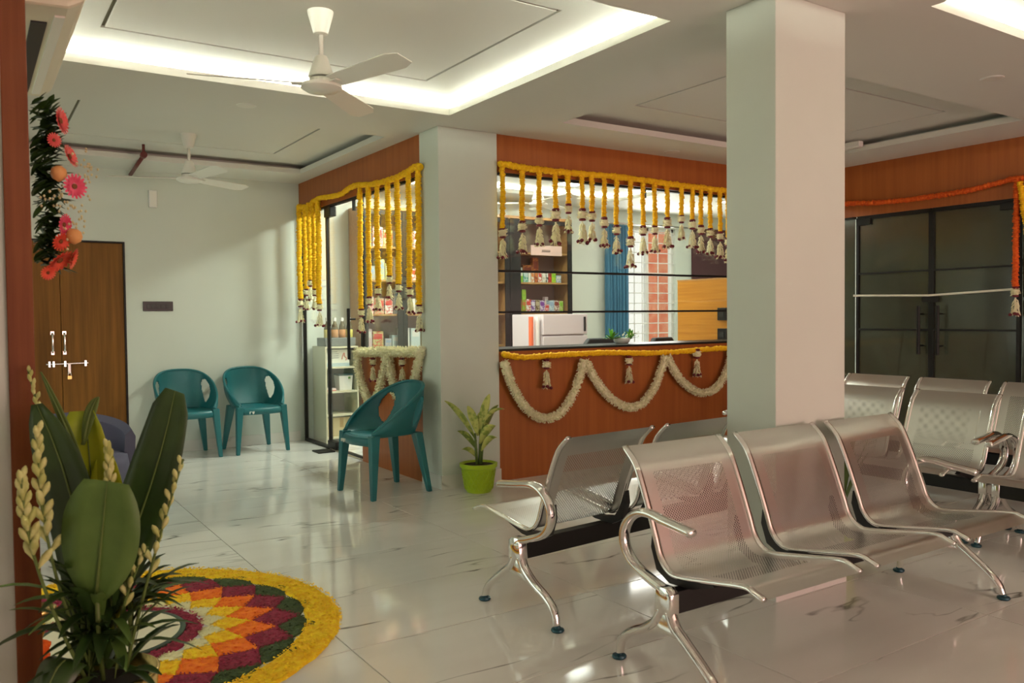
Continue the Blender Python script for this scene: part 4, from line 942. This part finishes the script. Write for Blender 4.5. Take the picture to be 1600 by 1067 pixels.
# square panel lamps in the pharmacy ceiling
PANM = emission('panel_diffuser', (.96, 1.0, .90, 1), 6.0)
for i, (x, y, lab) in enumerate(((3.75, 6.35, 'square ceiling panel lamp in the pharmacy nearest the column'), (3.75, 7.25, 'square ceiling panel lamp in the pharmacy above the open shelf'), (5.6, 6.35, 'square ceiling panel lamp in the pharmacy above the yellow partition'), (5.6, 7.25, 'square ceiling panel lamp in the pharmacy in front of the glass cabinet'), (7.8, 6.9, 'square ceiling panel lamp in the pharmacy in front of the barred window'))):
    zc = H+.088 if x < 7 else H
    t = thing('panel_lamp', lab, 'lamp', (x, y, zc), 0, 'pharmacy panel lamps')
    m = MB(); m.box(-.16, .16, -.16, -.145, -.012, 0).box(-.16, .16, .145, .16, -.012, 0).box(-.16, -.145, -.145, .145, -.012, 0).box(.145, .16, -.145, .145, -.012, 0); m.build('bezel', WHITEP, t)
    MB().box(-.145, .145, -.145, .145, -.008, -.002).build('diffuser', PANM, t)
    l = area('panel_light', (0, 0, -.016), (0, 0, 0), .28, .28, PANEL_W[i], (.95, 1.0, .88)); l.parent = t

# low open shelf unit by the glass door
ls_ = thing('open_shelf', 'cream open shelf unit behind the pharmacy glass door', 'shelf', (2.985, 8.25, 0)); SHC = M('cream_laminate', '#cfc8a8', .45)
for x in (0, .335): MB().box(x, x+.015, -.36, 0, 0, .965).build('side_panel', SHC, ls_)
for z in (.04, .265, .50, .745, .95): MB().box(.015, .335, -.36, 0, z, z+.018).build('shelf', SHC, ls_)
MB().box(.0, .35, -.004, 0, 0, .965).build('back_panel', PLUM, ls_)
tr_ = thing('plastic_tray', 'ribbed grey plastic tray holding bottles on the open shelf', 'tray', (3.0, 7.92, .968)); m = MB()
m.box(0, .32, 0, .24, 0, .008).box(0, .32, 0, .01, 0, .085).box(0, .32, .23, .24, 0, .085).box(0, .01, 0, .24, 0, .085).box(.31, .32, 0, .24, 0, .085); m.build('tray_body', M('grey_plastic', '#7c807e', .5), tr_, bevel=.003)
for z in (.02, .038, .056, .074): MB().box(-.003, .323, -.004, 0, z, z+.007).build('rib', M('grey_plastic_rib', '#868a88', .5), tr_)
BOT = M('amber_liquid_bottle', '#5a5038', .15, coat=.4)
for i in range(4):
    t = thing('bottle', 'white capped bottle, %s from the left on the grey tray' % ORD[i], 'bottle', (3.045+i*.078, 7.98, .98), 0, 'bottles on the tray')
    MB().lathe([(.030, 0), (.034, .008), (.034, .165), (.026, .20), (.014, .225), (.013, .245)], 20).build('body', BOT, t, True)
    MB().lathe([(.017, .24), (.017, .272), (.015, .276)], 16).build('cap', WHITEP, t, 'auto')
    MB().lathe([(.0345, .075), (.0350, .076), (.0350, .155), (.0345, .156)], 20).build('label', M('bottle_label_%d' % i, ('#cdbb6a', '#c08a5a', '#c08a5a', '#d0c860')[i], .6), t, True)
t = thing('print_box', 'white carton printed with text and a pink baby picture on the open shelf', 'carton', (3.015, 7.93, .764))
MB().box(0, .24, 0, .18, 0, .17).build('box', cmat('#dfe0d0'), t, bevel=.002)
m = MB()
for k in range(4): m.box(.012, .012+rng.uniform(.09, .12), -.001, 0, .145-k*.02, .150-k*.02)
m.build('text_lines', M('print_grey', '#6a6a6a', .6), t); m = MB(); m.tube(catmull([(.16, -.001, .07), (.17, -.001, .11), (.185, -.001, .135), (.19, -.001, .10), (.21, -.001, .08), (.20, -.001, .06)], 4), .006, 6); m.build('picture', M('print_pink', '#c87f6a', .6), t)
MB().box(.0, .24, -.0012, 0, .0, .035).build('colour_band', M('print_blue', '#a8bcc0', .6), t)
t = thing('storage_bin', 'small white plastic bin with dark lid on the open shelf', 'bin', (3.13, 7.93, .519))
MB().taper((.09, .08, 0), (.09, .08, .15), (.065, .06), (.075, .07)).build('bin_body', WHITEP, t, bevel=.004); MB().box(.01, .17, .005, .155, .15, .165).build('lid', M('dark_teal_lid', '#2e4442', .5), t, bevel=.004); MB().box(.115, .135, .0, .012, .115, .135).build('sticker', M('green_sticker', '#5a8a3a', .5), t)
t = thing('cardboard_box', 'tan taped cardboard box on the bottom of the open shelf', 'box', (3.01, 7.925, .058))
MB().box(0, .30, 0, .24, 0, .19).build('box', M('cardboard', '#c6b483', .7), t, bevel=.002); MB().box(.13, .17, -.001, 0, .09, .19).build('tape', M('brown_tape', '#a8864a', .4), t)
t = thing('booklet_pile', 'thin red and white booklets lying on the open shelf', 'booklets', (3.01, 7.93, .519))
for k in range(3): MB().box(0, .10, .0, .14, k*.009, k*.009+.008).build('booklet', cmat(('#d0453a', '#e8e4dc', '#e0c8c8')[k]), t)

# white box and tubes standing in for entrance reflections, curtain, panels, partition, chairs
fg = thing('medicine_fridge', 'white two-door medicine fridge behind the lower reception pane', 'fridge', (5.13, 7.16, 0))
REFW = M('fridge_white', '#d8cdd0', .3)
MB().box(0, .60, .05, .60, .03, 1.27).build('body', REFW, fg, bevel=.01); MB().box(.0, .60, 0, .048, .06, 1.035).build('lower_door', REFW, fg, bevel=.008); MB().box(.0, .60, 0, .048, 1.05, 1.27).build('upper_door', REFW, fg, bevel=.008)
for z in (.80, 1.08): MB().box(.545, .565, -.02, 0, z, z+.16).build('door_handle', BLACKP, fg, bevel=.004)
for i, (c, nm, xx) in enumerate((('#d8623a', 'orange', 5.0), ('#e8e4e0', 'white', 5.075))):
    t = thing('poster_tube', '%s rolled poster tube standing left of the white fridge' % nm, 'poster tube', (xx, 7.2, 0)); MB().lathe([(.024, 0), (.026, .004), (.026, 1.24), (.024, 1.245)], 20).build('tube', cmat(c), t, True); MB().lathe([(.027, 0), (.027, .02)], 20).build('end_cap', BLACKP, t)  # tubes added to imitate reflected stripes in the lower pane
cu = thing('curtain', 'long pleated blue curtain left of the barred pharmacy window', 'curtain', (6.86, 8.19, 0)); m = MB(); n = 60
for i in range(n+1):
    u = i/n; y = .028*math.sin(u*2*PI*7.5)+.008*math.sin(u*31)
    for z in (.15, .9, 1.7, 2.42): m.v.append((.38*u, y*(1 if z < 2 else .7), z))
m.f = [(i*4+k, (i+1)*4+k, (i+1)*4+k+1, i*4+k+1) for i in range(n) for k in range(3)]
o = m.build('cloth', BLUE, cu, True); md = o.modifiers.new('thickness', 'SOLIDIFY'); md.thickness = .003
MB().tube([(-.05, .0, 2.44), (1.5, 0, 2.44)], .012, 10).build('curtain_rod', STEELM, cu, True)
tag(MB().box(8.47, 9.28, 8.235, 8.268, 1.55, 2.45).build('wall_board', DARKR, bevel=.003), 'dark maroon wall board right of the barred window', 'board')
pt = thing('wood_partition', 'yellow veneer partition panel in the pharmacy seen beside the pillar', 'partition', (6.30, 5.34, 0))
MB().box(0, .03, 0, 1.01, 0, 1.6).build('panel', WOOD_Y, pt, bevel=.002); MB().box(-.002, .032, 0, 1.012, 1.6, 1.615).build('cap', WOOD_L, pt)
for z, lab in ((1.19, 'upper dark grey socket box on the yellow partition'), (.985, 'lower dark grey socket box on the yellow partition')):
    t = thing('socket_box', lab, 'socket', (6.30, 5.66, z), 0, 'socket boxes'); MB().box(-.025, 0, 0, .115, 0, .125).build('plate', BLACKP, t, bevel=.004); MB().box(-.029, -.024, .03, .085, .035, .09).build('switch', DK, t)
OFF = M('charcoal_mesh', '#3c3f42', .7)
for i, (x, y, rz, lab) in enumerate(((5.17, 6.28, 0, 'charcoal office chair behind the counter bouquet'), (5.72, 5.98, .2, 'charcoal office chair in front of the yellow partition'))):
    t = thing('office_chair', lab, 'chair', (x, y, 0), rz, 'pharmacy office chairs')
    m = MB(); P = [(-.21, .0, .60), (-.23, .0, .78), (-.21, 0, .95), (-.14, 0, 1.03), (.14, 0, 1.03), (.21, 0, .95), (.23, 0, .78), (.21, 0, .60)]
    m.prism([(p[0], p[2]) for p in P], 1, -.03, .03); m.build('backrest', OFF, t, bevel=.015); MB().box(-.24, .24, -.5, -.04, .45, .53).build('seat', OFF, t, bevel=.03)
    MB().box(-.03, .03, -.06, .04, .40, .70).build('back_bar', BLACKP, t, bevel=.005); MB().tube([(0, -.26, .08), (0, -.26, .46)], .025, 10).build('gas_column', BLACKP, t, True)
    for k in range(5): MB().tube([(0, -.26, .09), (.27*math.cos(k*1.2566), -.26+.27*math.sin(k*1.2566), .03)], [.022, .016], 8).build('base_leg', BLACKP, t, True)
bq = thing('bouquet', 'leafy green bouquet with small white flowers on the reception counter', 'bouquet', (4.80, 5.52, 1.003)); GB = M('bouquet_green', '#5c9a2a', .5, var=(12, '#7cb83c', .4, .6))
MB().lathe([(.05, 0), (.07, .02), (.075, .05)], 20).build('bowl', WHITEP, bq, True)
rng = random.Random(9)
for cx, cnt, hh in ((-.12, 26, .13), (.10, 24, .10)):
    m = MB()
    for k in range(cnt):
        a = rng.uniform(0, 2*PI); el = rng.uniform(.1, 1.4); l = rng.uniform(.6, 1)*hh; b = Vector((cx*.5, 0, .035)); d = Vector((math.cos(a)*math.cos(el), math.sin(a)*math.cos(el), math.sin(el))); c0 = b+Vector((cx*.5, 0, 0))
        m.leaf(c0, c0+d*l, .013, (0, 0, .01), n=4)
    m.build('foliage', GB, bq, True)
m = MB()
for k in range(30): m.lathe([(.001, -.005), (.006, 0), (.001, .005)], 6, (rng.uniform(-.02, .16), rng.uniform(-.05, .05), rng.uniform(.06, .10)))
o = m.build('small_flowers', JASM, bq, True); o['kind'] = 'stuff'
